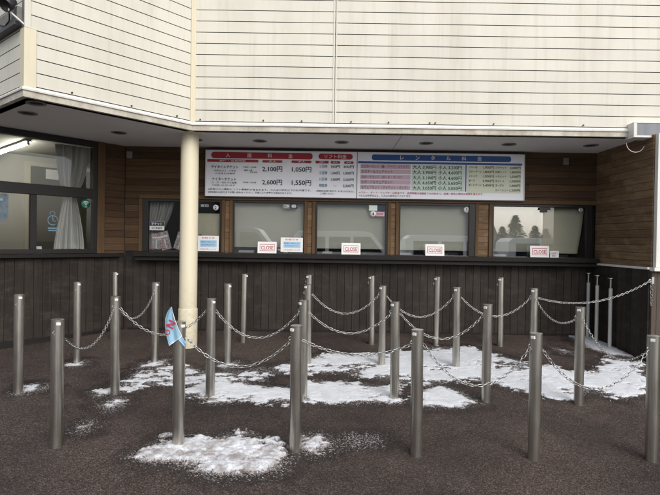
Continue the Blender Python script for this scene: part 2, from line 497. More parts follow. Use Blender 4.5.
# lower dark vertical boarding
mb = MB(); O = Vector((0, WY+.012, 0))
boards(mb, O, UP, X, -Y, .30, 1.30, -2.66, RX, .098, .005, .014, 'dark_boards', 0, jitter=.0025)
mb.build('lower_wall', None, bld)
mb = MB(); mb.box((-2.60, WY-.03, .30), (RX, WY-.003, .385), 'dark_cap'); mb.build('base_board', None, bld, .004)
# counter shelf
mb = MB(); mb.box((-2.50, WY-.17, 1.312), (RX-.02, WY-.024, ZC), 'dark_cap'); mb.box((-2.48, WY-.135, 1.262), (RX-.025, WY-.004, 1.310), 'dark_cap')
mb.build('counter', None, bld, .006)
# windows
def bar_frame(mb, o, u, n, x0, x1, z0, z1, w, d0, d1, m='bronze'):
    mb.obox(o, u, UP, n, (x0, z0, d0), (x0+w, z1, d1), m); mb.obox(o, u, UP, n, (x1-w, z0, d0), (x1, z1, d1), m)
    mb.obox(o, u, UP, n, (x0+w, z0, d0), (x1-w, z0+w*.5, d1), m); mb.obox(o, u, UP, n, (x0+w, z1-w, d0), (x1-w, z1, d1), m)
GL = [(-2.36, -1.433), (-1.244, -.349), (-.169, .715), (.906, 1.796), (2.114, 3.31)]
O = Vector((0, WY, 0))
WINS = []
for i, ((a, b), (g0, g1)) in enumerate(zip(WIN, GL)):
    mb = MB()
    mb.box((a, WY-.012, ZC), (g0, WY+.05, ZT), 'bronze'); mb.box((g1, WY-.012, ZC), (b, WY+.05, ZT), 'bronze')
    mb.box((g0, WY-.012, ZC-.04), (g1, WY+.05, ZC+.006), 'bronze'); mb.box((g0, WY-.012, 2.022), (g1, WY+.05, ZT), 'bronze')
    w = mb.build('window', None, bld, .003); WINS.append(w)
    if i < 4:
        mid = g0+(g1-g0)*.5
        mb = MB(); mb.box((g0, WY+.018, ZC+.006), (g1, WY+.023, 2.022), 'glass' if i else 'glass_clear'); mb.build('pane', None, w)
    else:
        mb = MB(); mb.box((g0, WY+.010, ZC+.006), (2.756, WY+.015, 2.022), 'glass_coated'); mb.build('pane', None, w)
        mb = MB(); mb.box((2.740, WY+.024, ZC+.006), (g1, WY+.029, 2.022), 'glass_clear'); mb.build('pane', None, w)

# interior of the booth behind the counter windows
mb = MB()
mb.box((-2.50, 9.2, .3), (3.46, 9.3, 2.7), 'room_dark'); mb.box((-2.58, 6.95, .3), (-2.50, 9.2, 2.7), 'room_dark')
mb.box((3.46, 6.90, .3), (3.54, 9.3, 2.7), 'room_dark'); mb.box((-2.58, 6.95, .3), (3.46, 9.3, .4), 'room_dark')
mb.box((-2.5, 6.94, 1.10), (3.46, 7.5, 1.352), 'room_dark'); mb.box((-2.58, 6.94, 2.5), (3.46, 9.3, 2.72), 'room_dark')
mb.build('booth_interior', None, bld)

# right return wall of the recess
mb = MB(); O = Vector((RX, 0, 0))
mb.box((RX+.016, 5.66, .3), (RX+.10, WY+.06, ZS), 'dark')
boards(mb, Vector((RX+.016, 0, 0)), Y, UP, -X, 5.66, WY-.002, 1.312, ZS, .085, .004, .014, 'timber_worn', .9, vref=.02, jitter=.0015)
mb.build('side_wall', None, bld)
mb = MB(); boards(mb, Vector((RX+.012, 0, 0)), UP, Y, -X, .27, 1.285, 5.66, WY-.016, .098, .005, .035, 'dark_boards', 0, jitter=.002)
mb.build('lower_wall', None, bld)
mb = MB(); mb.box((RX-.036, 5.66, 1.286), (RX+.012, WY-.03, 1.310), 'white_metal'); mb.build('ledge', None, bld, .003)
# front pilaster right of the recess
mb = MB()
mb.box((RX+.10, 5.66, .25), (6.0, 5.78, ZS), 'dark')
mb.box((RX+.018, 5.600, 1.312), (RX+.085, 5.658, ZS), 'white_metal')
mb.build('corner_trim', None, bld, .003)
mb = MB(); boards(mb, Vector((0, 5.66, 0)), X, UP, -Y, RX+.089, 6.0, 1.312, ZS, .1215, .010, .02, 'siding', vref=.03); mb.build('front_wall', None, bld)
mb = MB(); mb.box((RX-.012, 5.575, 1.272), (6.0, 5.70, 1.310), 'white_metal'); mb.build('ledge', None, bld, .003)
mb = MB(); boards(mb, Vector((0, 5.66, 0)), UP, X, -Y, .2, 1.27, RX-.002, 6.0, .12, .004, .03, 'faded_boards'); mb.build('front_wall', None, bld)

# angled glazed wall on the left
mb = MB(); o = G0+L*.012
mb.obox(o, U, UP, ON, (-.02, .25, -.05), (1.75, 1.30, -.001), 'dark')
boards(mb, o, UP, U, ON, .25, 1.29, .016, 1.75, .10, .005, .014, 'dark_boards', 0, jitter=.0025)
mb.build('lower_wall', None, bld)
mb = MB(); mb.obox(o, U, UP, ON, (.03, .22, .017), (1.75, .385, .035), 'dark_cap'); mb.build('base_board', None, bld, .004)
mb = MB(); mb.obox(o, U, UP, ON, (-.005, 1.302, -.05), (.285, ZS, -.001), 'dark')
boards(mb, o, U, UP, ON, .010, .285, 1.345, ZS, .085, .004, .012, 'timber', 0, vref=.02, jitter=.0015)
mb.build('timber_wall', None, bld)
mb = MB(); mb.obox(o, U, UP, ON, (.286, 1.345, -.03), (.378, ZS, .042), 'post_wood'); mb.build('window_trim', None, bld, .004)
mb = MB(); mb.obox(o, U, UP, ON, (.10, 1.300, -.06), (1.75, 1.342, .085), 'dark_cap'); mb.build('sill', None, bld, .005)
mb = MB()
f0, f1 = .380, 1.72
for a in ((f0, 1.345, -.05, f0+.055, ZS-.003, .03), (f1-.05, 1.345, -.05, f1, ZS-.003, .03), (f0+.055, 2.66, -.05, f1-.05, ZS-.003, .03),
          (f0+.055, 2.02, -.05, f1-.05, 2.14, .035), (f0+.055, 1.345, -.05, f1-.05, 1.398, .03)):
    mb.obox(o, U, UP, ON, a[:3], a[3:], 'bronze')
mb.obox(o, U, UP, ON, (1.075, 1.398, -.03), (1.140, 2.02, .022), 'bronze')
gw = mb.build('window', None, bld, .003)
mb = MB(); mb.obox(o, U, UP, ON, (f0+.055, 2.14, -.012), (f1-.05, 2.66, -.007), 'glass_clear'); mb.build('pane', None, gw)
mb = MB(); mb.obox(o, U, UP, ON, (f0+.055, 1.398, .002), (1.10, 2.02, .007), 'glass_clear'); mb.build('pane', None, gw)
mb = MB(); mb.obox(o, U, UP, ON, (1.12, 1.398, -.020), (f1-.05, 2.02, -.015), 'glass_clear'); mb.build('pane', None, gw)
# left return below the overhang
mb = MB(); c = G0+U*1.75
mb.obox(c, L, UP, LN, (-.02, .1, -.10), (3.5, ZS, 0), 'dark_boards'); mb.build('side_wall', None, bld)
# glazed office interior
bk = G0+L*2.8
mb = MB()
mb.obox(bk, U, UP, L, (-3.5, .3, 0), (2.2, 2.86, .1), 'room')
mb.box((-2.64, 6.97, .3), (-2.585, 11.4, 2.86), 'room')
mb.obox(G0, U, UP, L, (1.95, .3, .12), (2.05, 2.86, 2.8), 'room')
mb.obox(G0, U, L, UP, (-3.4, .10, .30), (1.95, 2.8, .40), 'room'); mb.obox(G0, U, L, UP, (-3.4, .03, 2.85), (1.95, 2.8, 2.90), 'room')
mb.obox(G0, U, UP, L, (.30, .4, .07), (1.9, 1.33, .5), 'room_dark'); mb.obox(G0, U, UP, L, (.0, 2.735, .03), (1.95, 2.85, .07), 'room')
mb.build('office_interior', None, bld)
mb = MB(); mb.obox(bk, U, UP, -L, (-.96, .4, 0), (.20, 2.76, .03), 'blind_tan'); mb.obox(bk, U, UP, -L, (-.88, .4, .03), (.115, 2.69, .045), 'door')
d = mb.build('interior_door', None, bld)
mb = MB(); mb.obox(bk, U, UP, -L, (-.31, 2.50, .046), (-.11, 2.66, .052), 'paper'); mb.build('window', None, d)  # white panel stands in for a lamp's reflection in the door glass
# junction boxes on the boards near the soffit
for x in (-2.605, 3.03):
    mb = MB(); mb.box((x-.035, WY-.03, 2.57), (x+.035, WY-.003, 2.66), 'grey_box'); mb.build('junction_box', None, bld, .005)

# support column
m = mat('worn_cream_paint', (.7, .64, .48), .45); t = NT(m); v = t.coord()
c = t.mix((.71, .655, .50), (.62, .56, .41), t.noise(t.coord((6, 6, .8)), 1.5, 5))
sx_ = t.n.new('ShaderNodeSeparateXYZ'); t.l.new(v, sx_.inputs[0])
spl = t.n.new('ShaderNodeMapRange'); spl.inputs[1].default_value = .72; spl.inputs[2].default_value = .30; spl.inputs[3].default_value = 0; spl.inputs[4].default_value = .38
t.l.new(sx_.outputs[2], spl.inputs[0])
c = t.mix(c, (.24, .20, .15), t.math('MULTIPLY', spl.outputs[0], t.ramp(t.noise(v, 24, 6, .75), [(.42, grey(0)), (.66, grey(1))])))
c = t.mix(c, (.16, .09, .045), t.ramp(t.noise(v, 36, 3, .6), [(.73, grey(0)), (.76, grey(1))]))
t.color(c); t.bump(t.noise(v, 60, 3), .001, .4); M['column_paint'] = m
mb = MB(); cx, cy = -1.605, 6.02
colm = thing('support_column', 'round cream painted steel column holding up the soffit, wider sleeve at foot', 'column', (cx, cy, gz(cx, cy)))
mb.tube((cx, cy, .75), (cx, cy, ZS), .100, 'column_paint', 40, caps=False); mb.build('shaft', None, colm)
mb = MB(); mb.lathe((cx, cy, 0), [(.108, gz(cx, cy)-.02), (.108, .745), (.106, .752), (.100, .754)], 'column_paint', 40); mb.build('sleeve', None, colm)

# ------------------------------------------------------------------ price board
bx0, bw, bt, bh = -1.603, 4.075, 2.690, .592
k = bw/317.0
pb = thing('price_board', 'wide white price board with red and blue headings above the ticket windows', 'sign board', (bx0, WY-.035, bt-bh))
yF = WY-.062
mb = MB(); mb.box((bx0, yF, bt-bh), (bx0+bw, WY-.004, bt), 'board_white'); mb.build('panel', None, pb, .002)
mb = MB()
mb.box((bx0-.012, yF-.004, bt+.001), (bx0+bw+.012, WY-.004, bt+.014), 'bronze'); mb.box((bx0-.012, yF-.004, bt-bh-.014), (bx0+bw+.012, WY-.004, bt-bh-.001), 'bronze')
mb.box((bx0-.012, yF-.004, bt-bh), (bx0-.001, WY-.004, bt), 'white_metal'); mb.box((bx0+bw+.001, yF-.004, bt-bh), (bx0+bw+.012, WY-.004, bt), 'white_metal')
mb.box((bx0+150.2*k, yF-.003, bt-bh), (bx0+150.9*k, yF-.0005, bt), 'grey_box')
mb.build('frame', None, pb)
PO = Vector((bx0, yF-.002, bt)); UX = X*k; VY = UP*k
PT = Vector((bx0, yF-.004, bt))
mb = MB()
def F_(x0, x1, v0, v1, m, r=0): flat(mb, PO, UX, VY, x0, x1, -v1, -v0, m, r)
F_(5, 106, 2, 8.3, 'red', 2.6); F_(1, 52, 9.3, 12, 'red'); F_(56, 76, 9.5, 12, 'red', 1); F_(85, 105, 9.5, 12, 'red', 1)
F_(112, 146, 2.2, 7.8, 'red', 2.4); F_(109, 122, 9.5, 12, 'red'); F_(124, 133.5, 9.5, 12, 'red', 1.1); F_(137.5, 147, 9.5, 12, 'red', 1.1)
F_(165, 304, 2.2, 8, 'blue', 2.4); F_(151.5, 315, 9.2, 11.3, 'blue'); F_(258.6, 259.8, 11.4, 38, 'blue')
for v in (14.3, 19.4, 24.8, 29.8, 35): F_(154, 204, v-2.3, v+2.1, 'pink')
F_(205, 258, 12, 38, 'pale_green'); F_(260.6, 314, 12.2, 39, 'pale_yellow')
mb.build('colour_field', None, pb)
mb = MB()
def T_(s, x, v, h, m, w=None, al='L'): put_text(mb, s, PT, UX, VY, x, -v, h, m, w, al)
for ch, x in zip('入園料金', (21.5, 43, 63.5, 84)): T_(ch, x, 5.2, 4.6, 'paper', None, 'C')
T_('券種・営業時間', 26, 10.7, 1.9, 'paper', 26, 'C'); T_('大人', 66, 10.7, 2, 'paper', 8, 'C'); T_('小人', 95, 10.7, 2, 'paper', 8, 'C')
T_('デイタイムチケット', 5, 17, 3.6, 'ink', 27); T_('中学生以上・小学生', 8, 20.7, 1.9, 'ink', 22); T_('３才以上は有料', 9, 23.4, 1.9, 'ink', 20)
T_('9:00〜16:00', 37, 16.8, 2.0, 'ink', 13); T_('最終入園', 38, 20, 2.0, 'ink', 8); T_('15:30', 44, 21.8, 1.9, 'ink', 7)
T_('2,100円', 56, 18.3, 6.2, 'ink', 20); T_('1,050円', 85.5, 18.3, 6.2, 'ink', 19.5)
T_('ナイターチケット', 6, 29.2, 3.6, 'ink', 24); T_('土・日・祝日のみ営業', 5.5, 32.5, 1.9, 'ink', 25); T_('ご利用いただけます', 6, 35.3, 1.9, 'ink', 23)
T_('17:00〜21:00', 37, 32, 2.0, 'ink', 13)
T_('2,600円', 56, 31.5, 6.2, 'ink', 20); T_('1,550円', 85.5, 31.5, 6.2, 'ink', 19.5)
T_('※料金には入園料とリフト乗車料が含まれます。小人は小学生以下のお子様です。', 2, 39.2, 2.1, 'ink', 103)
T_('※団体割引は窓口までお問い合わせください。天候により変更する場合があります。', 2, 42.2, 2.1, 'ink', 84)
T_('リフト料金', 129, 5, 4.4, 'paper', 22, 'C'); T_('券種', 115.5, 10.7, 2, 'paper', 6, 'C'); T_('大人', 128.8, 10.7, 2, 'paper', 5, 'C'); T_('小人', 142.2, 10.7, 2, 'paper', 5, 'C')
for v, a, b, c in ((15, '１回券', '350円', '300円'), (21.4, '５回券', '1,500円', '1,000円'), (27.8, '11回券', '3,000円', '2,000円'), (34, '時間券', '—', '2,500円')):
    T_(a, 117, v, 3.6, 'teal', 8, 'C'); T_(b, 128.8, v, 3.4, 'ink', 3 if b == '—' else 9, 'C'); T_(c, 142, v, 3.4, 'ink', 10.5, 'C')
T_('※回数券は当日限り有効です。払い戻しはできません。', 110, 39.5, 2.0, 'ink', 38); T_('ご注意ください', 114, 42, 1.9, 'ink', 14)
for ch, x in zip('レンタル料金', (195, 210.7, 226, 241.6, 257, 272.5)): T_(ch, x, 5.1, 4.8, 'paper', None, 'C')
for v, s, w, a, b in ((14.3, '①スキーセット（板・ブーツ・ストック）', 47, '3,900', '3,200'), (19.4, '②スキー＆ウェアセット', 31, '5,900', '4,600'), (24.8, '③ボードセット（ボード・ブーツ）', 40, '5,100', '4,600'),
                      (29.8, '④ボード＆ウェアセット', 31, '6,650', '5,650'), (35, '⑤ウェアセット（ジャケット・パンツ）', 46, '3,050', '3,050')):
    T_(s, 155, v, 3.4, 'navy', w); T_('大人 '+a+'円', 206, v, 4.2, 'ink', 23.5); T_('小人 '+b+'円', 231.5, v, 4.2, 'ink', 23.5)
T_('※スキー・ボード・ウェアの一日料金です。返却時間は営業終了30分前まで。破損・紛失の場合は実費を頂きます。', 153, 40.4, 2.3, 'ink_red', 124)
T_('※大人は中学生以上、小人は小学生以下となります。', 153, 43.4, 2.4, 'ink', 52)
for v, a, b, c, d in ((13.6, 'スキー板', '1,900円', 'ジャケット', '2,000円'), (18, 'スキーブーツ', '1,800円', '防寒パンツ', '1,800円'), (22.4, 'ストック', '1,300円', 'ヘルメット', '1,500円'),
                      (27, 'ボード', '3,900円', '手ぶくろ', '1,000円'), (31.4, 'ボードブーツ', '2,400円', 'ゴーグル', '1,000円'), (36, '', '', 'スノーシュー', '1,200円')):
    if a: T_(a, 262, v, 2.7, 'ink', 2.1*len(a)); T_(b, 276, v, 3.0, 'ink', 11)
    T_(c, 288.5, v, 2.7, 'ink', 2.2*len(c)); T_(d, 303, v, 3.0, 'ink', 10.5)
mb.build('lettering', None, pb)

# ------------------------------------------------------------------ blinds, placards and papers at the counter windows
def blind(x0, x1, zb, label, m='blind', skew=0.0, zt=2.02):
    mb = MB(); rows = []
    for r in range(7):
        z = zt+(zb-zt)*r/6
        rows.append([(x0+(x1-skew*r/6-x0)*c/12, WY+.095+.004*math.sin(c*1.7+r*.9), z) for c in range(13)])
    mb.sheet(rows, .003, m)
    o = mb.build('roller_blind'); tag(o, label, 'blind', 'blinds drawn behind the counter windows'); return o
blind(-1.30, -.30, 1.447, 'cream blind behind the second window, above the two notices')
blind(-.22, .77, 1.445, 'cream blind behind the third window with dark card at its corner')
blind(-1.83, -1.40, 1.40, 'beige half screen behind the first window above the blue notice', 'blind_tan', 0, 1.88)
blind(.85, 1.85, 1.440, 'cream blind behind the fourth window, left of the wide brown strip')
blind(2.70, 3.335, 1.425, 'beige blind hanging askew in right half of the last window', 'blind_tan', .085)
blind(2.05, 2.72, 1.44, 'pale blind behind the mirrored left half of the last window', 'blind_tan')

def placard(x, label):
    w, h, zb, y = .245, .150, ZC, WY-.055
    t_ = thing('closed_placard', label, 'sign', (x, y, zb), 'CLOSE placards standing on the counter')
    n = Vector((0, -1, .12)).normalized(); v = Vector((0, .12, 1)).normalized(); o = Vector((x, y, zb+.001))
    mb = MB(); mb.obox(o, X, v, n, (-w/2, 0, -.006), (w/2, h, 0), 'paper'); mb.build('board', None, t_, .002)
    mb = MB(); mb.obox(o, X, v, -n, (-.05, 0, .007), (.05, .004, .05), 'paper'); mb.obox(o, X, v, -n, (-.004, .004, .007), (.004, .09, .04), 'paper'); mb.build('stand', None, t_)
    mb = MB(); q = o+n*.0015
    for a in ((.028, -.028+w, .112, .118), (.028, w-.028, .030, .036)): flat(mb, q, X, v, a[0]-w/2, a[1]-w/2, a[2], a[3], 'ink_red')
    for a in ((.028, .034), (w-.034, w-.028)): flat(mb, q, X, v, a[0]-w/2, a[1]-w/2, .030, .118, 'ink_red')
    put_text(mb, 'CLOSE', q, X, v, 0, .072, .066, 'ink_red', .16, 'C'); mb.build('lettering', None, t_)
    return t_
placard(-.81, 'white CLOSE placard beside the blue notice at the second window')
placard(.27, 'white CLOSE placard in front of the third window')
placard(1.35, 'white CLOSE placard in front of the fourth window')
placard(2.70, 'white CLOSE placard at the last window beside a small red card')
def notice(x, z, w, h, label):
    y = WY-.016; t_ = thing('notice_sheet', label, 'notice', (x, y, z-h/2), 'notices taped inside the counter windows')
    mb = MB(); mb.box((x-w/2, y-.002, z-h/2), (x+w/2, y, z+h/2), 'paper'); mb.build('sheet', None, t_)
    mb = MB(); o = Vector((x-w/2, y-.0035, z-h/2))
    flat(mb, o, X, UP, w*.12, w*.9, h*.28, h*.72, 'light_blue'); o2 = o-Y*.001
    put_text(mb, 'お知らせ', o2, X, UP, w/2, h*.86, h*.13, 'ink_red', w*.6, 'C')
    put_text(mb, '券売機をご利用ください', o2, X, UP, w/2, h*.6, h*.09, 'navy', w*.7, 'C'); put_text(mb, '窓口は休止中です', o2, X, UP, w/2, h*.42, h*.09, 'navy', w*.62, 'C')
    put_text(mb, 'ご協力をお願いいたします', o2, X, UP, w/2, h*.14, h*.08, 'ink_red', w*.75, 'C'); mb.build('print', None, t_)
notice(-1.575, 1.487, .275, .20, 'white and blue notice sheet at the first window right of the column')
notice(-.495, 1.487, .285, .185, 'white and blue notice sheet beside the placard at the second window')
def sticker(w, x, z, s, y=WY+.012, r=.036):
    mb = MB(); mb.lathe((x, y, z), [(r, .003), (r, 0), (.0, 0)], 'paper', 24, (0, 1, 0))
    put_text(mb, s, (x, y-.002, z), X, UP, 0, 0, r*1.5, 'ink', None, 'C'); mb.build('sticker', None, w)
sticker(WINS[0], -1.49, 1.955, '2'); sticker(WINS[2], .552, 1.905, '4'); sticker(WINS[3], 1.765, 1.975, '5'); sticker(WINS[4], 3.25, 2.0, '6', WY+.020, .028)
def sq(w, x0, x1, z0, z1, m, s=None, y=WY+.013, tm='paper'):
    mb = MB(); mb.box((x0, y, z0), (x1, y+.003, z1), m)
    if s: put_text(mb, s, (0, y-.002, 0), X, UP, (x0+x1)/2, (z0+z1)/2, (z1-z0)*.7, tm, (x1-x0)*.75, 'C')
    mb.build('sticker', None, w)
sq(WINS[2], .585, .70, 1.875, 1.93, 'pink', '団体', tm='ink_red'); sq(WINS[2], .50, .605, 1.945, 2.018, 'pale_green'); sq(WINS[2], .612, .70, 1.945, 2.018, 'navy')
sq(WINS[1], -.62, -.53, 1.955, 2.018, 'grey_box', '３'); sq(WINS[1], -.525, -.43, 1.955, 2.018, 'navy', '番')
sq(WINS[0], -1.70, -1.57, 1.955, 2.0, 'black', '窓口')
sq(WINS[4], 2.70, 2.84, 1.985, 2.02, 'black', None, WY-.02); sq(WINS[4], 2.725, 2.80, 1.955, 1.984, 'black', None, WY-.02)
# small red card beside the last placard
t_ = thing('red_card', 'small red lettered card leaning beside the last CLOSE placard', 'card', (2.90, WY-.05, ZC))
mb = MB(); mb.box((2.835, WY-.05, ZC+.001), (2.945, WY-.046, ZC+.085), 'paper'); mb.build('sheet', None, t_)
mb = MB(); put_text(mb, '本日終了', (2.89, WY-.052, ZC+.055), X, UP, 0, 0, .03, 'ink_red', .085, 'C'); put_text(mb, '受付', (2.88, WY-.052, ZC+.022), X, UP, 0, 0, .026, 'ink_red', .05, 'C'); mb.build('lettering', None, t_)
# paper piles just inside the panes
for x, w, lab in ((-1.10, .20, 'flat white paper pile inside the second window'), (-.04, .13, 'flat white paper pile inside the third window'), (.985, .17, 'flat white paper pile inside the fourth window'), (2.22, .18, 'flat white paper pile inside the last window')):
    mb = MB(); z = 1.354
    for q in range(5):
        dx = random.uniform(-.012, .012); mb.box((x-w/2+dx, WY+.10+q*.003, z+q*.010), (x+w/2+dx, WY+.26+q*.003, z+q*.010+.0095), 'paper')
    tag(mb.build('paper_pile'), lab, 'paper', 'paper piles inside the windows')
for x, w, h, lab in ((-.62, .16, .07, 'low black device inside the second window'), (.50, .2, .06, 'low black device inside the third window'), (1.58, .22, .06, 'low black device inside the fourth window'), (3.02, .24, .05, 'low black device inside the last window')):
    mb = MB(); mb.box((x-w/2, WY+.12, 1.353), (x+w/2, WY+.28, 1.353+h), 'black'); mb.box((x-w*.35, WY+.118, 1.37), (x-w*.1, WY+.1195, 1.353+h*.7), 'grey_box')
    tag(mb.build('desk_device', None, None, .006), lab, 'device', 'devices on the inner desk')
# curtain, plate and posters in the first window
def drape(name, label, pts, m, th=.004, waves=7, amp=.02, o=None, u=X, n=-Y, cat='curtain'):
    """pts: rows of (z, left, right)"""
    mb = MB(); g = []
    for z, a, b in pts:
        row = []
        for c in range(121):
            f = c/120; w_ = f*waves*6.283+.25*math.sin(z*4+c*.05)
            d_ = amp*(math.sin(w_)+.55*math.sin(w_*1.73+1.1)+.3*math.sin(w_*3.1+2.0+z*1.5))
            row.append(Vector(o)+u*(a+(b-a)*(f+.012*math.sin(w_*1.4+z*3)))+n*d_+UP*(z+(.012*math.sin(w_*.7) if z < 1.45 else 0)))
        g.append(row)
    mb.sheet(g, th, m); ob = mb.build(name); return tag(ob, label, cat)
drape('curtain', 'pale grey curtain pulled aside behind the first window posters', [(2.03, -2.37, -2.06), (1.9, -2.38, -2.09), (1.8, -2.39, -2.13), (1.7, -2.40, -2.18), (1.6, -2.41, -2.22), (1.40, -2.41, -2.2)], 'curtain', o=(0, WY+.13, 0))
t_ = thing('name_plate', 'navy and white plate stuck inside the first window', 'sign', (-2.25, WY+.010, 1.65))
mb = MB(); mb.box((-2.345, WY+.010, 1.65), (-2.155, WY+.014, 1.76), 'paper'); mb.build('plate', None, t_)
mb = MB(); flat(mb, (0, WY+.008, 0), X, UP, -2.343, -2.157, 1.705, 1.758, 'navy'); put_text(mb, 'チケット', (0, WY+.007, 0), X, UP, -2.25, 1.732, .04, 'paper', .14, 'C'); put_text(mb, '当日券販売', (0, WY+.007, 0), X, UP, -2.25, 1.677, .034, 'navy', .14, 'C'); mb.build('lettering', None, t_)
m = mat('printed_flyers', (.5, .5, .5), .5); t = NT(m)
t.color(t.ramp(t.noise(t.coord((1, 1, 1)), 20, 5, .75), [(.36, (.03, .03, .04)), (.43, (.34, .02, .05)), (.48, (.7, .62, .62)), (.54, (.05, .09, .11)), (.60, (.75, .72, .72))])); M['flyer'] = m
for x, w, h, a, lab in ((-2.27, .13, .21, .0, 'coloured flyer below the navy plate'), (-2.13, .13, .24, .25, 'coloured flyer tilted beside the column'), (-1.99, .13, .23, -.3, 'coloured flyer leaning behind the column'), (-1.85, .14, .2, .1, 'coloured flyer mostly hidden by the column')):
    u = Vector((math.cos(a), 0, math.sin(a))); v = Vector((-math.sin(a), 0, math.cos(a)))
    t_ = thing('flyer', lab, 'flyer', (x, WY+.06, 1.40), 'flyers standing in the first window')
    mb = MB(); o = Vector((x, WY+.06+.008*(x+2), 1.40)); mb.obox(o, u, v, -Y, (-w/2, 0, 0), (w/2, h, .002), 'flyer'); mb.build('sheet', None, t_)
    mb = MB(); flat(mb, o-Y*.004, u, v, -w*.4, w*.4, h*.68, h*.78, 'paper'); flat(mb, o-Y*.004, u, v, -w*.05, w*.05, h*.08, h*.6, 'paper'); mb.build('print', None, t_)
mb = MB(); mb.lathe((-1.70, WY+.16, 1.354), [(.0, 0), (.07, 0), (.08, .12), (.085, .2), (.06, .27), (.0, .29)], 'black', 20)
tag(mb.build('desk_lamp_shade' if 0 else 'rounded_bin'), 'black rounded container inside the first window behind the notice', 'container')

# ------------------------------------------------------------------ things in the glazed office
drape('curtain', 'long grey curtain tied in the middle behind the glazed office window',
      [(2.66, .40, .80), (2.5, .41, .79), (2.35, .44, .78), (2.2, .49, .75), (2.08, .56, .71), (2.02, .57, .70), (1.94, .55, .72), (1.8, .52, .75), (1.65, .49, .78), (1.5, .47, .80), (1.37, .46, .81)],
      'curtain_white', .004, 5, .028, o=G0+L*.16, u=U, n=ON)
# lit tube
p, q = Vector((-4.095, 7.16, 2.80)), Vector((-4.97, 7.98, 2.80))
t_ = thing('tube_light', 'lit white fluorescent tube on the office ceiling', 'ceiling light', ((p+q)/2).to_tuple())
d = (q-p).normalized(); s_ = d.cross(UP)
mb = MB(); mb.obox(p, d, s_, UP, (-.03, -.035, .022), ((q-p).length+.03, .035, .048), 'paper'); mb.build('housing', None, t_)
mb = MB(); mb.tube(p, q, .019, 'tube', 12); mb.build('tube', None, t_)
for a_ in (p-d*.021, q+d*.001):
    mb = MB(); mb.obox(a_, d, s_, UP, (0, -.014, -.022), (.02, .014, .022), 'paper'); mb.build('holder', None, t_)
# stickers on the glazing
o = G0+L*.012+ON*.0085
mb = MB(); c = o+U*.51+UP*1.95
mb.lathe(c, [(.055, -.001), (.055, .001), (0, .001)], 'green', 28, ON)
c2 = c+ON*.0022
V_, u_ = UP, -U
def arc(r0, r1, m):
    P = []
    for q in range(9): t = R(45+q*90/8); P.append(c2+u_*math.cos(t)*r0+V_*(math.sin(t)*r0-.014))
    for q in range(8, -1, -1): t = R(45+q*90/8); P.append(c2+u_*math.cos(t)*r1+V_*(math.sin(t)*r1-.014))
    mb.add(P, [(q, q+1, 16-q, 17-q) for q in range(8)], m)
arc(.040, .050, 'paper'); arc(.022, .031, 'paper'); disc(mb, c2-V_*.010, u_, V_, .009, 'paper', 12)
put_text(mb, 'Wi-Fi', c2, u_, V_, 0, -.036, .015, 'paper', None, 'C')
mb.build('sticker', None, gw)
mb = MB(); c = o+U*.895+UP*1.735
for a0, a1, r0, r1, cx_, cz_ in ((0, 300, .050, .060, .0, .0), (-60, 200, .024, .032, -.004, .075), (150, 330, .018, .025, .02, .01)):
    P = []; n_ = 14
    for q in range(n_+1): t = R(a0+(a1-a0)*q/n_); P.append(c+u_*(cx_+math.cos(t)*r0)+V_*(cz_+math.sin(t)*r0))
    for q in range(n_, -1, -1): t = R(a0+(a1-a0)*q/n_); P.append(c+u_*(cx_+math.cos(t)*r1)+V_*(cz_+math.sin(t)*r1))
    mb.add(P, [(q, q+1, 2*n_-q, 2*n_+1-q) for q in range(n_)], 'decal')
flat(mb, c, u_, V_, -.055, .055, -.10, -.085, 'decal'); flat(mb, c, u_, V_, -.05, .05, -.125, -.113, 'decal'); flat(mb, c, u_, V_, -.006, .006, .0, .06, 'decal')
mb.build('sticker', None, gw)
m = mat('blue_poster_print', (.1, .15, .22), .4); t = NT(m)
t.color(t.ramp(t.noise(t.coord(), 9, 5, .6), [(.35, (.03, .06, .12)), (.5, (.12, .22, .34)), (.58, (.30, .16, .12)), (.7, (.35, .42, .5))])); M['poster'] = m
mb = MB(); oo = G0+L*.06
mb.obox(oo, U, UP, ON, (1.345, 1.70, 0), (1.70, 2.01, .002), 'poster'); mb.obox(oo, U, UP, ON, (1.40, 1.93, .0022), (1.62, 1.955, .003), 'light_blue')
tag(mb.build('poster'), 'dark blue poster behind the left pane of the glazed office', 'poster')
mb = MB(); mb.obox(G0+L*.13, U, (UP*.96+L*.25).normalized(), ON, (.94, 1.33, .3), (1.055, 1.475, .303), 'paper'); ob = mb.build('paper_sheet')
for vtx in ob.data.vertices: vtx.co -= Vector((0, 0, 0))
tag(ob, 'white paper sheet standing on the sill inside the glazed office', 'paper')
mb = MB(); a = G0+L*.20
mb.obox(a, U, UP, ON, (.50, 1.331, 0), (.80, 1.40, .10), 'navy'); tag(mb.build('folded_cloth', None, None, .02), 'folded navy cloth at the foot of the office curtain', 'cloth')

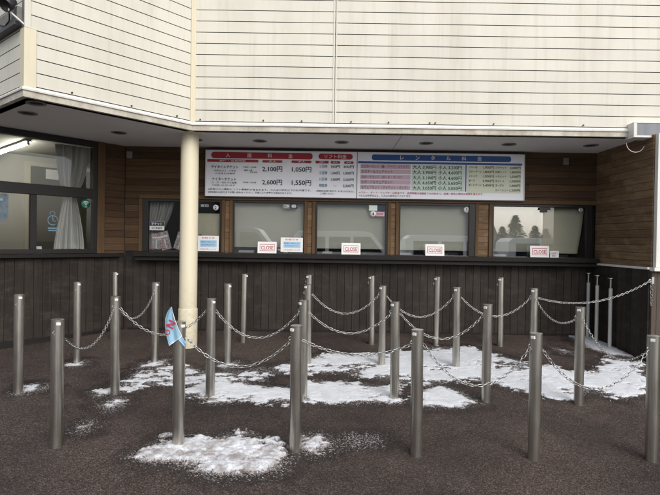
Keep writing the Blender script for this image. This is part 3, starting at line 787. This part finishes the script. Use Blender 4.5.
# ------------------------------------------------------------------ floodlight, grey flashing and box sign on the upper walls
mb = MB(); mb.obox(B0, L, UP, LN, (.05, 3.335, .004), (2.4, 3.37, .07), 'black'); mb.obox(B0, L, UP, LN, (.05, 3.372, .004), (2.4, 3.50, .05), 'flashing'); mb.build('flashing', None, bld, .004)
fl = thing('floodlight', 'small black floodlight on a bent white arm at the upper corner', 'floodlight', (-2.66, 4.53, 3.33))
arm0 = B0+LN*.014+UP*3.33+U*.0
h_ = Vector((-2.725, 4.47, 3.49))
mb = MB(); mb.tube(arm0-U*.02, h_+Vector((0, 0, -.06)), .008, 'white_metal', 10); mb.tube(h_+Vector((0, 0, -.06)), h_+Vector((0, 0, -.02)), .008, 'white_metal', 10); mb.build('arm', None, fl)
mb = MB(); ax = Vector((-.25, -.75, -.6)).normalized()
mb.lathe(h_, [(0, -.06), (.03, -.06), (.036, -.03), (.052, .0), (.056, .05), (.050, .05), (.044, .03), (0, .03)], 'black', 20, ax); mb.build('lamp_head', None, fl)
mb = MB(); g = [h_+Vector((0, 0, -.03)), Vector((-2.80, 4.60, 3.405)), Vector((-2.90, 4.70, 3.39)), Vector((-3.02, 4.76, 3.43)), Vector((-3.1, 4.83, 3.5))]
for a, b in zip(g, g[1:]): mb.tube(a, b, .006, 'black', 8)
mb.build('cable', None, fl)

bs = thing('box_sign', 'white framed box sign end jutting from the wall above the right corner', 'box sign', (3.22, 5.70, 2.70))
mb = MB(); x0, z0, z1, yf = 3.235, 2.700, 2.865, 5.69
mb.box((x0, yf, z0), (5.4, yf+.17, z0+.022), 'white_metal'); mb.box((x0, yf, z1-.012), (5.4, yf+.17, z1), 'white_metal'); mb.box((x0, yf, z0+.022), (x0+.035, yf+.17, z1-.012), 'white_metal')
mb.box((5.36, yf, z0+.022), (5.4, yf+.17, z1-.012), 'white_metal'); mb.build('frame', None, bs, .004)
mb = MB(); mb.box((x0+.036, yf+.006, z0+.023), (5.359, yf+.16, z1-.013), 'sign_panel'); mb.build('panel', None, bs)
mb = MB(); g = []
for q in range(13): t = R(180+q*15*.9); g.append(Vector((3.30+.10*math.cos(t)+.02, 5.80, 2.66+.10*math.sin(t))))
for a, b in zip(g, g[1:]): mb.tube(a, b, .004, 'white_metal', 8)
mb.build('cable', None, bs)

# ------------------------------------------------------------------ steel queue posts
PH, PR = .81, .0381
def make_post():
    p = thing('queue_post', '', 'post', (0, 0, 0), 'steel queue posts')
    mb = MB(); mb.lathe((0, 0, 0), [(PR, -.03), (PR, PH-.005)], 'steel', 28); mb.build('tube', None, p)
    mb = MB()
    mb.lathe((0, 0, 0), [(PR+.0006, PH-.007), (PR+.0006, PH-.0015)], 'steel_cap', 28); mb.lathe((0, 0, 0), [(PR+.0006, PH-.0015), (PR-.0015, PH)], 'steel_cap', 28)
    mb.add([(PR*.962*math.cos(q*math.pi/14), PR*.962*math.sin(q*math.pi/14), PH) for q in range(28)], [tuple(range(28))], 'steel_cap'); mb.build('cap', None, p)
    mb = MB(); n_ = Vector((.64, -.77, 0)).normalized(); mb.obox(n_*(PR-.003)+UP*(PH-.026), Vector((-n_.y, n_.x, 0)), UP, n_, (-.013, -.009, 0), (.013, .009, .011), 'white_metal'); mb.build('clip', None, p, .002)
    mb = MB(); ring(mb, Vector((0, -(PR+.001), PH-.083)), Vector((1, 0, 0)), .010, .0024, 12); mb.build('eye_ring', None, p)
    return p
def ring(mb, c, ax, R_, r_, seg=14, sub=6, m='chain', stretch=None):
    ax = Vector(ax).normalized(); a = (Vector(stretch[0]).normalized() if stretch else ax.orthogonal().normalized()); b = ax.cross(a)
    V = []; F = []
    for i in range(seg):
        t = 2*math.pi*i/seg; ca, sa = math.cos(t), math.sin(t)
        k_ = stretch[1] if stretch else 0
        ctr = c + a*(R_*ca + (k_ if ca > 0.01 else (-k_ if ca < -.01 else 0))) + b*(R_*sa)
        out = a*ca+b*sa
        for j in range(sub):
            s = 2*math.pi*j/sub; V.append(ctr+out*(r_*math.cos(s))+ax*(r_*math.sin(s)))
    for i in range(seg):
        for j in range(sub):
            F.append((i*sub+j, ((i+1) % seg)*sub+j, ((i+1) % seg)*sub+(j+1) % sub, i*sub+(j+1) % sub))
    mb.add(V, F, m, True)
GX = dict(z=-2.545, a=-1.765, b=-.98, c=-.207, d=.552, e=1.312, f=2.085)
PXY = {'1a': (-1.715, 3.345), '1b': (-.957, 3.397), '1c': (-.203, 3.40), '1d': (.575, 3.394), '1e': (1.33, 3.392), '1f': (2.107, 3.425),
       '2z': (-2.553, 4.36), '2a': (-1.768, 4.388), '2b': (-.974, 4.372), '2c': (-.209, 4.40), '2d': (.558, 4.42), '2e': (1.317, 4.405), '2f': (2.083, 4.388),
       '3z': (-2.518, 5.30), '3a': (-1.763, 5.37), '3b': (-1.018, 5.355), '3c': (-.21, 5.38), '3d': (.541, 5.39), '3e': (1.296, 5.365), '3f': (2.08, 5.38),
       '4z': (-2.52, 6.25), '4b': (-1.009, 6.25), '4c': (-.245, 6.255), '4d': (.510, 6.258), '4e': (1.270, 6.257), '4f': (2.03, 6.256)}
LAB = {'1a': 'leftmost post of the nearest row', '1b': 'steel post of the nearest row with a blue pennant tied round its top', '1c': 'nearest row post standing at right edge of the front snow patch',
       '1d': 'fourth steel post of the nearest row, on bare brown asphalt', '1e': 'fifth steel post of the nearest row, right of the middle', '1f': 'rightmost post of the nearest row, cut by the picture edge',
       '2z': 'leftmost post of the second row with small snow patch at foot', '2a': 'second post of the second row, joined by chain to the nearest row', '2b': 'third post of the second row, just right of the cream column',
       '2c': 'fourth post of the second row, half hidden behind a nearer post', '2d': 'fifth post of the second row, at right end of the central snow', '2e': 'sixth post of the second row, standing in bare gap between snow patches',
       '2f': 'rightmost post of the second row, in snow near the right wall', '3z': 'leftmost post of the third row, before the glazed office wall', '3a': 'third row post just left of the cream column',
       '3b': 'third row post just right of the cream column with snow ring at foot', '3c': 'third row post mostly hidden behind two nearer posts', '3d': 'third row post in snow, beside a chain, left of the middle lane',
       '3e': 'third row post standing in open snow right of the middle', '3f': 'rightmost third row post, chained to the right wall', '4z': 'leftmost back row post, behind another post near the left corner',
       '4b': 'back row post right of the cream column without chain', '4c': 'back row post showing only its top behind other posts', '4d': 'slim back row post left of the middle, below the third placard',
       '4e': 'fifth back row post, below the fourth window', '4f': 'rightmost back row post, below the brown strip beside the last window'}
proto = make_post(); turn = 0
for i, (kk, (x, y)) in enumerate(PXY.items()):
    loc = Vector((x, y, gz(x, y)))
    if i == 0: o = proto; o.location = loc
    else: o = copy_tree(proto, loc)
    turn = 0 if x < -.6 else -82
    o.rotation_euler = (R(random.uniform(-.6, .6)), R(random.uniform(-.7, .5)), R(turn+random.uniform(-9, 9)))
    o['label'] = LAB[kk]
def top(kk, dz=.095): x, y = PXY[kk]; return Vector((x, y, gz(x, y)+PH-dz))
def chain(p, q, sag, label):
    p, q = Vector(p), Vector(q); N = 80
    def P(s): return p.lerp(q, s)-UP*(4*sag*s*(1-s))
    pts = [P(i/N) for i in range(N+1)]; acc = [0]
    for a, b in zip(pts, pts[1:]): acc.append(acc[-1]+(b-a).length)
    pitch = .0285; n = max(4, round(acc[-1]/pitch)); mb = MB()
    for i in range(n):
        d = acc[-1]*(i+.5)/n; j = max(k_ for k_ in range(N+1) if acc[k_] <= d); j = min(j, N-1)
        c = pts[j].lerp(pts[j+1], (d-acc[j])/max(acc[j+1]-acc[j], 1e-6)); tan = (pts[j+1]-pts[j]).normalized()
        side = tan.cross(UP).normalized(); nrm = side.cross(tan); tw = R(45+random.uniform(-14, 14))+(math.pi/2 if i % 2 else 0)
        ax = side*math.cos(tw)+nrm*math.sin(tw)
        ring(mb, c, ax, .0088, .0025, 10, 6, 'chain', (tan, .0075))
    tag(mb.build('chain'), label, 'chain', 'steel chains between the queue posts')
def span(a, b, sag, label):
    p, q = top(a), top(b); d = (q-p); d.z = 0; d.normalize()
    chain(p+d*(PR-.003), q-d*(PR-.003), sag, label)
span('1a', '2a', .20, 'chain running away from the leftmost nearest post to the second row'); span('2a', '3a', .17, 'short chain behind the second row, left of the cream column')
span('2a', '2b', .215, 'second row chain passing in front of the cream column'); span('1b', '1c', .185, 'nearest row chain from the pennant post over the snow')
span('2b', '2c', .225, 'second row chain just right of the cream column'); span('2c', '2d', .175, 'second row chain in the middle, behind the third nearest post')
span('3c', '3d', .195, 'third row chain left of the middle, below the third window'); span('3d', '3e', .215, 'third row chain right of the middle, below the fourth window')
span('2d', '2e', .205, 'second row chain right of the middle, behind the fourth nearest post'); span('3e', '3f', .195, 'third row chain below the last two windows')
span('3f', '2f', .13, 'short chain from the rightmost third row post towards the viewer'); span('2f', '1f', .18, 'chain along the right lane from second to nearest row')
span('1c', '1d', .085, 'tight nearest row chain in the middle with the least sag'); span('1d', '1e', .255, 'deeply sagging nearest row chain right of the middle'); span('1e', '1f', .255, 'deeply sagging nearest row chain at the right end')
hook = Vector((RX-.04, 5.60, 1.17))
chain(top('3f')+Vector((PR-.003, 0, 0)), hook, .13, 'chain from the third row to the hook on the right wall')
chain(hook+Vector((0, -.02, 0)), hook+Vector((.004, -.022, -.26)), 0, 'loose chain end hanging straight down from the wall hook')
wh = thing('wall_hook', 'steel hook plate on the right wall corner holding the chain', 'hook', (RX-.03, 5.60, 1.17))
mb = MB(); mb.box((RX-.028, 5.590, 1.14), (RX-.003, 5.628, 1.21), 'steel_cap'); mb.build('plate', None, wh); mb = MB(); ring(mb, hook, (0, 1, 0), .016, .004); mb.build('ring', None, wh)

# three thin poles along the right wall
for (x, y), lab in (((3.375, 6.80), 'thin pale pole with flat top, farthest along the right wall'), ((3.352, 6.53), 'thin pale pole with flat top, middle one by the right wall'), ((3.375, 6.26), 'thin pale pole with flat top, nearest along the right wall')):
    x -= .05; z = gz(x, y); p = thing('thin_pole', lab, 'pole', (x, y, z), 'thin poles by the right wall')
    mb = MB(); mb.tube((x, y, z-.03), (x, y, z+.70), .021, 'pole', 16); mb.build('tube', None, p)
    mb = MB(); mb.tube((x, y, z+.70), (x, y, z+.815), .014, 'steel', 14); mb.build('neck', None, p)
    mb = MB(); mb.lathe((x, y, z+.815), [(0, 0), (.040, 0), (.042, .006), (.036, .012), (0, .014)], 'steel_cap', 20); mb.build('top_plate', None, p)

# ------------------------------------------------------------------ blue pennant wrapped round a post
px_, py_ = PXY['1b']; pz = gz(px_, py_)
pn = thing('pennant', 'light blue pennant with red letters tied round a steel post', 'pennant', (px_, py_, pz+.6))
def loc_(px, py): return ((px-181.0)/157.0, PH+(321.0-py)/157.0)
le = [loc_(*q) for q in ((174.2, 305.5), (170.2, 310.5), (167.6, 318), (168, 327), (170.3, 336), (173, 344))]
re_ = [loc_(*q) for q in ((174.8, 306), (176.2, 311), (178.2, 317), (180.4, 323), (182.8, 329), (185.4, 335))]
rows = []
for q in range(21):
    f = q/20*5; a = min(int(f), 4); f -= a
    l0 = (le[a][0]*(1-f)+le[a+1][0]*f, le[a][1]*(1-f)+le[a+1][1]*f); r0 = (re_[a][0]*(1-f)+re_[a+1][0]*f, re_[a][1]*(1-f)+re_[a+1][1]*f)
    r = []
    for c in range(17):
        x = l0[0]+(r0[0]-l0[0])*c/16; z = l0[1]+(r0[1]-l0[1])*c/16
        r.append((px_+x, py_-(PR+.010)+.35*max(0, -x-.045)+.006*math.sin(c*.55+q*.22), pz+z))
    rows.append(r)
mb = MB(); mb.sheet(rows, .002, 'nylon'); cl = mb.build('cloth', None, pn)
mb = MB(); g = [Vector(q)-Y*.003 for q in rows[-1]]+[Vector(q[-1])-Y*.003 for q in reversed(rows[4:-1])]
for a, b in zip(g, g[1:]): mb.tube(a, b, .0021, 'paper', 6)
mb.build('hem', None, cl)
mb = MB(); tl = []
for q in range(7):
    f = q/6; tl.append([(px_+.0+.045*f+.016*c/4, py_-(PR+.010)-.004*math.sin(f*5+c), pz+PH-.10-.055*f+.024*c/4) for c in range(5)])
mb.sheet(tl, .002, 'nylon'); mb.build('tail', None, pn)
mb = MB()
def on_cloth(lx, lz): return Vector((px_+lx, py_-(PR+.0185)+.35*max(0, -lx-.045), pz+lz))
a1 = Vector((.50, 0, .866)); a2 = Vector((-.866, 0, .50))
put_text(mb, 'N', on_cloth(*loc_(174.6, 322.5)), a1, a2, 0, 0, .070, 'ink_red', .045, 'C')
put_text(mb, 'O', on_cloth(*loc_(171.3, 330.5))-Y*.002, a1, a2, 0, 0, .050, 'ink_red', .034, 'C')
mb.build('lettering', None, cl)

# ------------------------------------------------------------------ snow patches (real relief)
POLY = {
    'A': [(-1.19, 3.26), (-1.13, 3.38), (-1.07, 3.5), (-0.98, 3.46), (-0.89, 3.56), (-0.74, 3.51), (-0.6, 3.65), (-0.44, 3.54), (-0.35, 3.52), (-0.25, 3.38), (-0.26, 3.24), (-0.29, 3.13), (-0.38, 3.08), (-0.51, 3.08), (-0.64, 3.03), (-0.78, 3.12), (-0.95, 3.19), (-1.06, 3.18)],
    'A2': [(-0.19, 3.44), (-0.15, 3.61), (-0.06, 3.64), (0.04, 3.53), (0.01, 3.42), (-0.09, 3.35)],
    'A3': [(0.12, 3.58), (0.19, 3.65), (0.35, 3.63), (0.29, 3.53), (0.19, 3.5)],
    'B1': [(-1.9, 4.42), (-1.81, 4.61), (-1.79, 4.91), (-1.66, 5.22), (-1.42, 5.24), (-1.22, 5.05), (-0.85, 5.07), (-0.65, 5.22), (-0.6, 4.84), (-1.09, 4.69), (-1.25, 4.62), (-1.57, 4.66), (-1.7, 4.43)],
    'B2': [(-1.21, 4.47), (-1.1, 4.75), (-0.74, 4.71), (-0.33, 4.55), (-0.25, 4.8), (0.15, 4.8), (0.58, 4.69), (0.55, 4.34), (0.02, 4.28), (-0.23, 4.38), (-0.31, 4.28), (-0.63, 4.31), (-0.9, 4.22)],
    'B3': [(-0.63, 5.02), (-0.48, 5.3), (-0.29, 5.45), (0.02, 5.83), (0.56, 5.73), (1.17, 6.11), (1.65, 6.19), (1.89, 5.81), (1.64, 4.97), (1.35, 5.01), (1.03, 4.88), (0.79, 4.81), (0.58, 4.91), (0.12, 5.13), (-0.27, 5.11)],
    'C': [(0.83, 4.6), (1.01, 4.77), (1.15, 4.62), (1.22, 4.36), (0.99, 4.25), (0.76, 4.26)],
    'D': [(1.83, 5.81), (2.18, 5.45), (2.46, 5.26), (2.5, 5.08), (2.78, 5.41), (3.13, 5.84), (3.25, 5.65), (3.39, 5.66), (2.83, 4.72), (2.52, 4.55), (2.35, 4.74), (1.99, 4.52), (1.78, 4.65), (1.61, 4.8), (1.6, 4.97)],
    'E': [(3.12, 6.83), (3.40, 6.83), (3.40, 6.39), (3.40, 5.8), (3.17, 5.9), (3.05, 6.33)],
    'F1': [(-2.54, 4.32), (-2.62, 4.53), (-2.5, 4.59), (-2.38, 4.49), (-2.44, 4.38)], 'F2': [(-2.6, 5.24), (-2.47, 5.36), (-2.41, 5.21), (-2.52, 5.17)],
    'F3': [(-1.85, 5.14), (-1.82, 5.4), (-1.66, 5.48), (-1.66, 5.22)], 'F4': [(-1.12, 5.27), (-.95, 5.45), (-0.87, 5.27), (-1.01, 5.2)],
    'F5': [(-1.72, 3.65), (-1.71, 3.78), (-1.65, 3.69), (-1.66, 3.58)], 'F6': [(-1.75, 4.11), (-1.68, 4.28), (-1.61, 4.15), (-1.65, 4.01)],
    'F7': [(2.65, 6.2), (2.78, 6.03), (2.67, 5.94)], 'F8': [(-1.75, 4.45), (-1.86, 4.32), (-1.94, 4.42), (-1.86, 4.55)]}
#        bias, noise amplitude, peak height
PAR = {'A': (.006, .13, .028), 'A2': (-.002, .09, .018), 'A3': (-.025, .11, .008), 'B1': (-.022, .18, .009), 'B2': (.020, .135, .011), 'B3': (.014, .18, .011), 'C': (.012, .08, .012),
       'D': (.022, .165, .011), 'E': (.015, .06, .014), 'F1': (-.004, .09, .008), 'F2': (-.006, .09, .007), 'F3': (-.008, .09, .008), 'F4': (.005, .07, .010), 'F5': (-.015, .08, .006), 'F6': (-.015, .09, .006), 'F7': (-.02, .08, .005), 'F8': (-.01, .09, .007)}
STEP = .0085
gxs = np.arange(-2.75, 3.39, STEP); gys = np.arange(2.9, 6.84, STEP)
GXm, GYm = np.meshgrid(gxs, gys)
rng = np.random.default_rng(5)
def vnoise(x, y, cell, seed):
    r = np.random.default_rng(seed); T = r.random((256, 256))
    a, b = x/cell, y/cell; i, j = np.floor(a).astype(int), np.floor(b).astype(int); f, g = a-i, b-j
    f = f*f*(3-2*f); g = g*g*(3-2*g); i %= 256; j %= 256; i2, j2 = (i+1) % 256, (j+1) % 256
    return (T[i, j]*(1-f)+T[i2, j]*f)*(1-g)+(T[i, j2]*(1-f)+T[i2, j2]*f)*g - .5
ca_, sa_ = math.cos(.5), math.sin(.5)
rx_, ry_ = GXm*ca_+GYm*sa_, -GXm*sa_+GYm*ca_
NZ = (vnoise(GXm*.5, GYm, .19, 1)*.9+vnoise(rx_*.6, ry_, .085, 2)*.85+vnoise(GXm*.7, GYm, .040, 3)*.75+vnoise(rx_, ry_, .021, 4)*.6+vnoise(GXm, GYm, .0115, 6)*.35)
H = np.full(GXm.shape, -1.0); FM = np.full(GXm.shape, -1.0)
for kk, pl in POLY.items():
    P = np.array(pl); inside = np.zeros(GXm.shape, bool); D = np.full(GXm.shape, 9.0)
    for (x0, y0), (x1, y1) in zip(P, np.roll(P, -1, 0)):
        c = ((y0 > GYm) != (y1 > GYm)); with_ = (x1-x0)*(GYm-y0)/((y1-y0) if abs(y1-y0) > 1e-9 else 1e-9)+x0
        inside ^= c & (GXm < with_)
        dx, dy = x1-x0, y1-y0; tt = np.clip(((GXm-x0)*dx+(GYm-y0)*dy)/(dx*dx+dy*dy), 0, 1)
        D = np.minimum(D, np.hypot(GXm-x0-tt*dx, GYm-y0-tt*dy))
    b, am, hp = PAR[kk]
    sd = np.where(inside, D, -D); sd = np.minimum(sd, .085)
    f = sd + b + NZ*am
    h = np.where(f > 0, hp*np.clip(f/.12, 0, 1)**.55, -1)
    H = np.maximum(H, h); FM = np.maximum(FM, f)
# meltwater and slush round the patches, stored on the ground
gv = np.array([v.co[:2] for v in ground.data.vertices]); near = (gv[:, 0] > -3.4) & (gv[:, 0] < 3.7) & (gv[:, 1] > 2.3) & (gv[:, 1] < 7.0)
wetv = np.zeros(len(gv)); q_ = gv[near]; best = np.full(len(q_), 9.0)
for kk, pl in POLY.items():
    P = np.array(pl); ins = np.zeros(len(q_), bool); D = np.full(len(q_), 9.0)
    for (x0, y0), (x1, y1) in zip(P, np.roll(P, -1, 0)):
        c = ((y0 > q_[:, 1]) != (y1 > q_[:, 1])); ins ^= c & (q_[:, 0] < (x1-x0)*(q_[:, 1]-y0)/((y1-y0) if abs(y1-y0) > 1e-9 else 1e-9)+x0)
        dx, dy = x1-x0, y1-y0; tt = np.clip(((q_[:, 0]-x0)*dx+(q_[:, 1]-y0)*dy)/(dx*dx+dy*dy), 0, 1)
        D = np.minimum(D, np.hypot(q_[:, 0]-x0-tt*dx, q_[:, 1]-y0-tt*dy))
    best = np.minimum(best, np.where(ins, -.05, D))
wetv[near] = np.clip(1-best/.26, 0, 1)
at_ = ground.data.attributes.new('meltwater', 'FLOAT', 'POINT'); at_.data.foreach_set('value', wetv.astype(np.float32))
# loose grains near the patches
HN = (vnoise(GXm, GYm, .05, 8)*.010+vnoise(rx_, ry_, .022, 9)*.007)*np.where(GYm < 3.8, 1.0, .42)
ok = H > 0
Z = np.vectorize(gz)(GXm, GYm)+np.where(ok, np.maximum(H*(1+.0*HN)+HN*np.clip(H/.02, 0, 1), .0035), -.004)
cellok = ok[:-1, :-1].astype(int)+ok[1:, :-1]+ok[:-1, 1:]+ok[1:, 1:] >= 2
nyy, nxx = GXm.shape
idx = -np.ones(GXm.shape, int); need = np.zeros(GXm.shape, bool)
need[:-1, :-1] |= cellok; need[1:, :-1] |= cellok; need[:-1, 1:] |= cellok; need[1:, 1:] |= cellok
idx[need] = np.arange(need.sum())
me = bpy.data.meshes.new('snow')
jx, jy = rng.uniform(-.3, .3, GXm.shape)*STEP, rng.uniform(-.3, .3, GXm.shape)*STEP
VV = np.stack([GXm+jx, GYm+jy, Z], -1)[need]
ii, jj = np.nonzero(cellok)
FF = np.stack([idx[ii, jj], idx[ii, jj+1], idx[ii+1, jj+1], idx[ii+1, jj]], -1)
me.from_pydata(VV.tolist(), [], FF.tolist()); me.materials.append(M['snow']); me.polygons.foreach_set('use_smooth', [True]*len(FF)); me.update()
at_ = me.attributes.new('thickness', 'FLOAT', 'POINT'); at_.data.foreach_set('value', np.clip(FM[need]/.075, 0, 1).astype(np.float32))
sn = bpy.data.objects.new('snow', me); COL.objects.link(sn); tag(sn, 'patches of old trodden snow on the brown asphalt', kind='stuff')
# crumbs of ice and pale grit scattered on the asphalt
mb = MB()
cand = np.argwhere((H < 0) & (NZ > .75)); pick = cand[np.random.default_rng(3).permutation(len(cand))[:900]]
spots = [(float(GXm[i, j]), float(GYm[i, j])) for i, j in pick]+[(random.uniform(-2.7, 3.3), random.uniform(2.2, 6.6)) for q in range(160)]
for x, y in spots:
    s = random.choice((.0015, .002, .0025, .003, .005)); z = gz(x, y)
    P = [(x+random.uniform(.6, 1)*s*math.cos(a), y+random.uniform(.6, 1)*s*math.sin(a), z+.0015) for a in (0, 1.25, 2.5, 3.8, 5)]
    mb.add(P+[(x, y, z+s*.9)], [(q, (q+1) % 5, 5) for q in range(5)], 'snow')
tag(mb.build('snow_crumbs'), 'tiny crumbs of snow and grit on the asphalt', kind='stuff')

# ------------------------------------------------------------------ car park behind the viewer (seen mirrored in the panes)
M['car_white'] = mat('white_car_paint', (.86, .86, .86), .25); M['car_grey'] = mat('silver_car_paint', (.38, .39, .41), .25, .3)
M['tyre'] = mat('tyre_rubber', (.018, .018, .018), .85); M['car_glass'] = mat('dark_car_glass', (.03, .035, .04), .05)
M['amber'] = mat('red_lamp', (.35, .02, .02), .3)
def vehicle(name, label, cat, cx, cy, prof, glassp, length, width, paint):
    z0 = gz(cx, cy)+.05; v = thing(name, label, cat, (cx, cy, z0), 'vehicles in the car park')
    mb = MB(); n = len(prof); W = width/2
    lay = [(-W, .90), (-W+.06, 1.0), (W-.06, 1.0), (W, .90)]
    V = [(cx+px, cy+y, z0+.25+(pz-.25)*(1 if sc == 1.0 else .97)) for y, sc in lay for px, pz in prof]
    F = [(l*n+i, l*n+(i+1) % n, (l+1)*n+(i+1) % n, (l+1)*n+i) for l in range(3) for i in range(n)]
    mb.add(V, F+[tuple(range(n)), tuple(range(4*n-1, 3*n-1, -1))], paint); mb.build('body', None, v, .03)
    for s in (-1, 1):
        for gp in glassp:
            mb = MB(); P = [(cx+x, cy+s*(W+.002), z0+z) for x, z in gp]+[(cx+x, cy+s*(W-.03), z0+z) for x, z in gp]; q = len(gp)
            mb.add(P, [tuple(range(q)), tuple(range(2*q-1, q-1, -1))]+[(i, q+i, q+(i+1) % q, (i+1) % q) for i in range(q)], 'car_glass'); mb.build('window', None, v)
        for wx in (-length*.30, length*.31):
            mb = MB(); c = Vector((cx+wx, cy+s*(W-.10), z0+.31))
            mb.lathe(c, [(0, -.1), (.30, -.1), (.315, -.06), (.315, .07), (.29, .11), (.19, .11)], 'tyre', 28, (0, s, 0)); w = mb.build('wheel', None, v)
            mb = MB(); mb.lathe(c, [(.19, .105), (.17, .09), (.05, .10), (0, .10)], 'steel_cap', 20, (0, s, 0)); mb.build('rim', None, w)
        mb = MB(); mb.box((cx+length/2-.16, cy+s*(W-.28)-.14, z0+.68), (cx+length/2-.02, cy+s*(W-.28)+.14, z0+.84), 'paper'); mb.build('headlight', None, v, .02)
        mb = MB(); mb.box((cx-length/2+.0, cy+s*(W-.16)-.08, z0+.75), (cx-length/2+.10, cy+s*(W-.16)+.08, z0+1.1), 'amber'); mb.build('tail_light', None, v, .01)
        mb = MB(); mb.box((cx+length*.20, cy+s*W-(.0 if s > 0 else .16), z0+1.05), (cx+length*.20+.1, cy+s*W+(.16 if s > 0 else 0), z0+1.2), paint); mb.build('mirror', None, v, .02)
    mb = MB(); mb.box((cx+length/2-.12, cy-W+.05, z0+.30), (cx+length/2+.02, cy+W-.05, z0+.5), 'grey_box'); mb.build('bumper', None, v, .03)
    return v
def van(label, cx, cy, paint='car_white'):
    return vehicle('parked_van', label, 'van', cx, cy, [(-2.2, .25), (2.2, .25), (2.28, .62), (2.15, .98), (1.62, 1.18), (1.0, 1.98), (.7, 2.06), (-2.05, 2.06), (-2.22, 1.9), (-2.28, 1.0)],
                   [[(-1.95, 1.2), (-.95, 1.2), (-.95, 1.82), (-1.95, 1.82)], [(-.80, 1.2), (.08, 1.2), (.08, 1.82), (-.80, 1.82)], [(.22, 1.2), (1.42, 1.2), (.92, 1.84), (.22, 1.84)]], 4.5, 1.75, paint)
def wagon(label, cx, cy, paint='car_white'):
    return vehicle('parked_car', label, 'car', cx, cy, [(-2.15, .25), (2.2, .25), (2.26, .6), (2.1, .86), (1.0, 1.0), (.35, 1.48), (.0, 1.54), (-1.7, 1.5), (-2.12, 1.02), (-2.2, .7)],
                   [[(-1.72, 1.02), (-.72, 1.02), (-.72, 1.4), (-1.55, 1.4)], [(-.62, 1.02), (.80, 1.02), (.28, 1.42), (-.62, 1.42)]], 4.4, 1.72, paint)
van('white parked van behind the viewer, mirrored in the third window', .75, -9.0)
van('white parked van behind the viewer, mirrored in the fourth window', 5.35, -8.7)
van('white parked van behind the viewer, mirrored in the last window', 9.7, -9.2)
van('silver parked van behind the viewer, left of the white vans', -4.0, -9.2, 'car_grey')
wagon('white parked estate car far behind the viewer to the left', -10.5, -7.0)
m = mat('conifer_needles', (.03, .05, .028), .8); t = NT(m); t.color(t.mix((.022, .04, .022), (.06, .085, .045), t.island())); M['needle'] = m
M['bark'] = mat('tree_bark', (.07, .05, .035), .9)
def conifer(x, y, h, label, wide=.24):
    z = gz(x, y); tr = thing('conifer_tree', label, 'tree', (x, y, z), 'conifers beyond the car park'); rr = random.Random(int(x*31+y))
    mb = MB(); mb.tube((x, y, z-.1), (x, y, z+h*.95), h*.022, 'bark', 10, h*.004); mb.build('trunk', None, tr)
    mb = MB()
    for i in range(2200):
        f = rr.random()**1.15; zz = h*(.06+.94*f); rad = (1-f)**.8*h*wide*(.8+.2*math.sin(f*40))+.05; r = rad*math.sqrt(rr.random())
        a = rr.uniform(0, 6.283); p = Vector((x+r*math.cos(a), y+r*math.sin(a), z+zz-r*.3)); s = h*.035*rr.uniform(.6, 1.4)
        d = Vector((math.cos(a), math.sin(a), rr.uniform(-.5, .1))).normalized(); w = d.cross(UP).normalized()
        mb.add([p-d*s, p+w*s*.6, p+d*s*1.6, p-w*s*.6+UP*s*.2], [(0, 1, 2, 3)], 'needle')
    mb.build('crown', None, tr)
    return tr
for x, y, h, lab in ((11.6, -30, 2.6, 'low bushy conifer behind the viewer, first of the short row'), (12.8, -31, 3.0, 'second conifer of the short row behind the viewer'), (14.2, -30, 3.3, 'third conifer of the short row behind the viewer'),
                     (15.6, -31, 4.3, 'tallest conifer of the short row, mirrored in the last window'), (16.9, -30, 3.4, 'conifer of the short row just right of its tallest'), (18.2, -31, 3.2, 'conifer second from the far end of the short row'), (19.6, -31, 2.7, 'low bushy conifer at the far end of the short row')):
    conifer(x, y, h, lab, .46)
m = mat('winter_wood_slope', (.09, .085, .075), .95); t = NT(m)
t.color(t.mix((.28, .275, .265), (.14, .14, .135), t.noise(t.coord((1, 1, .5)), .5, 8, .7))); M['slope'] = m
hx = [-120+q*3 for q in range(49)]; hy = [-58-q*4 for q in range(14)]
def hz(x, y):
    side = max(0.0, min(1.0, (27.5-x)/3.0)); side = side*side*(3-2*side)
    return -.6+side*(13.0+1.2*math.sin(x*.11)+.6*math.sin(x*.31+1))*math.sin(min(1.0, (-58-y)/26)*math.pi/2)
mb = MB(); k_ = len(hx)
mb.add([(x, y, hz(x, y)) for y in hy for x in hx], [(j*k_+i, (j+1)*k_+i, (j+1)*k_+i+1, j*k_+i+1) for j in range(len(hy)-1) for i in range(k_-1)], None, True)
tag(mb.build('hill', 'slope'), kind='structure')
m = mat('bounce_snow', (.70, .72, .74), .7); t = NT(m); t.color(t.mix((.74, .76, .78), (.46, .44, .42), t.noise(t.coord(), .6, 7, .65))); M['bounce'] = m  # pale snow for an unseen sheet added to bounce light
xs_ = [-60+q*2 for q in range(61)]; ys_ = [-4.5-q*2 for q in range(26)]; k_ = len(xs_)
mb = MB(); mb.add([(x, y, gz(x, y)+(.05 if y < -4.5 else -.02)) for y in ys_ for x in xs_], [(j*k_+i, (j+1)*k_+i, (j+1)*k_+i+1, j*k_+i+1) for j in range(len(ys_)-1) for i in range(k_-1)], None, True)
tag(mb.build('snow_bounce_sheet', 'bounce'), kind='structure')  # unseen sheet, added to throw light up onto soffit, recess and posts
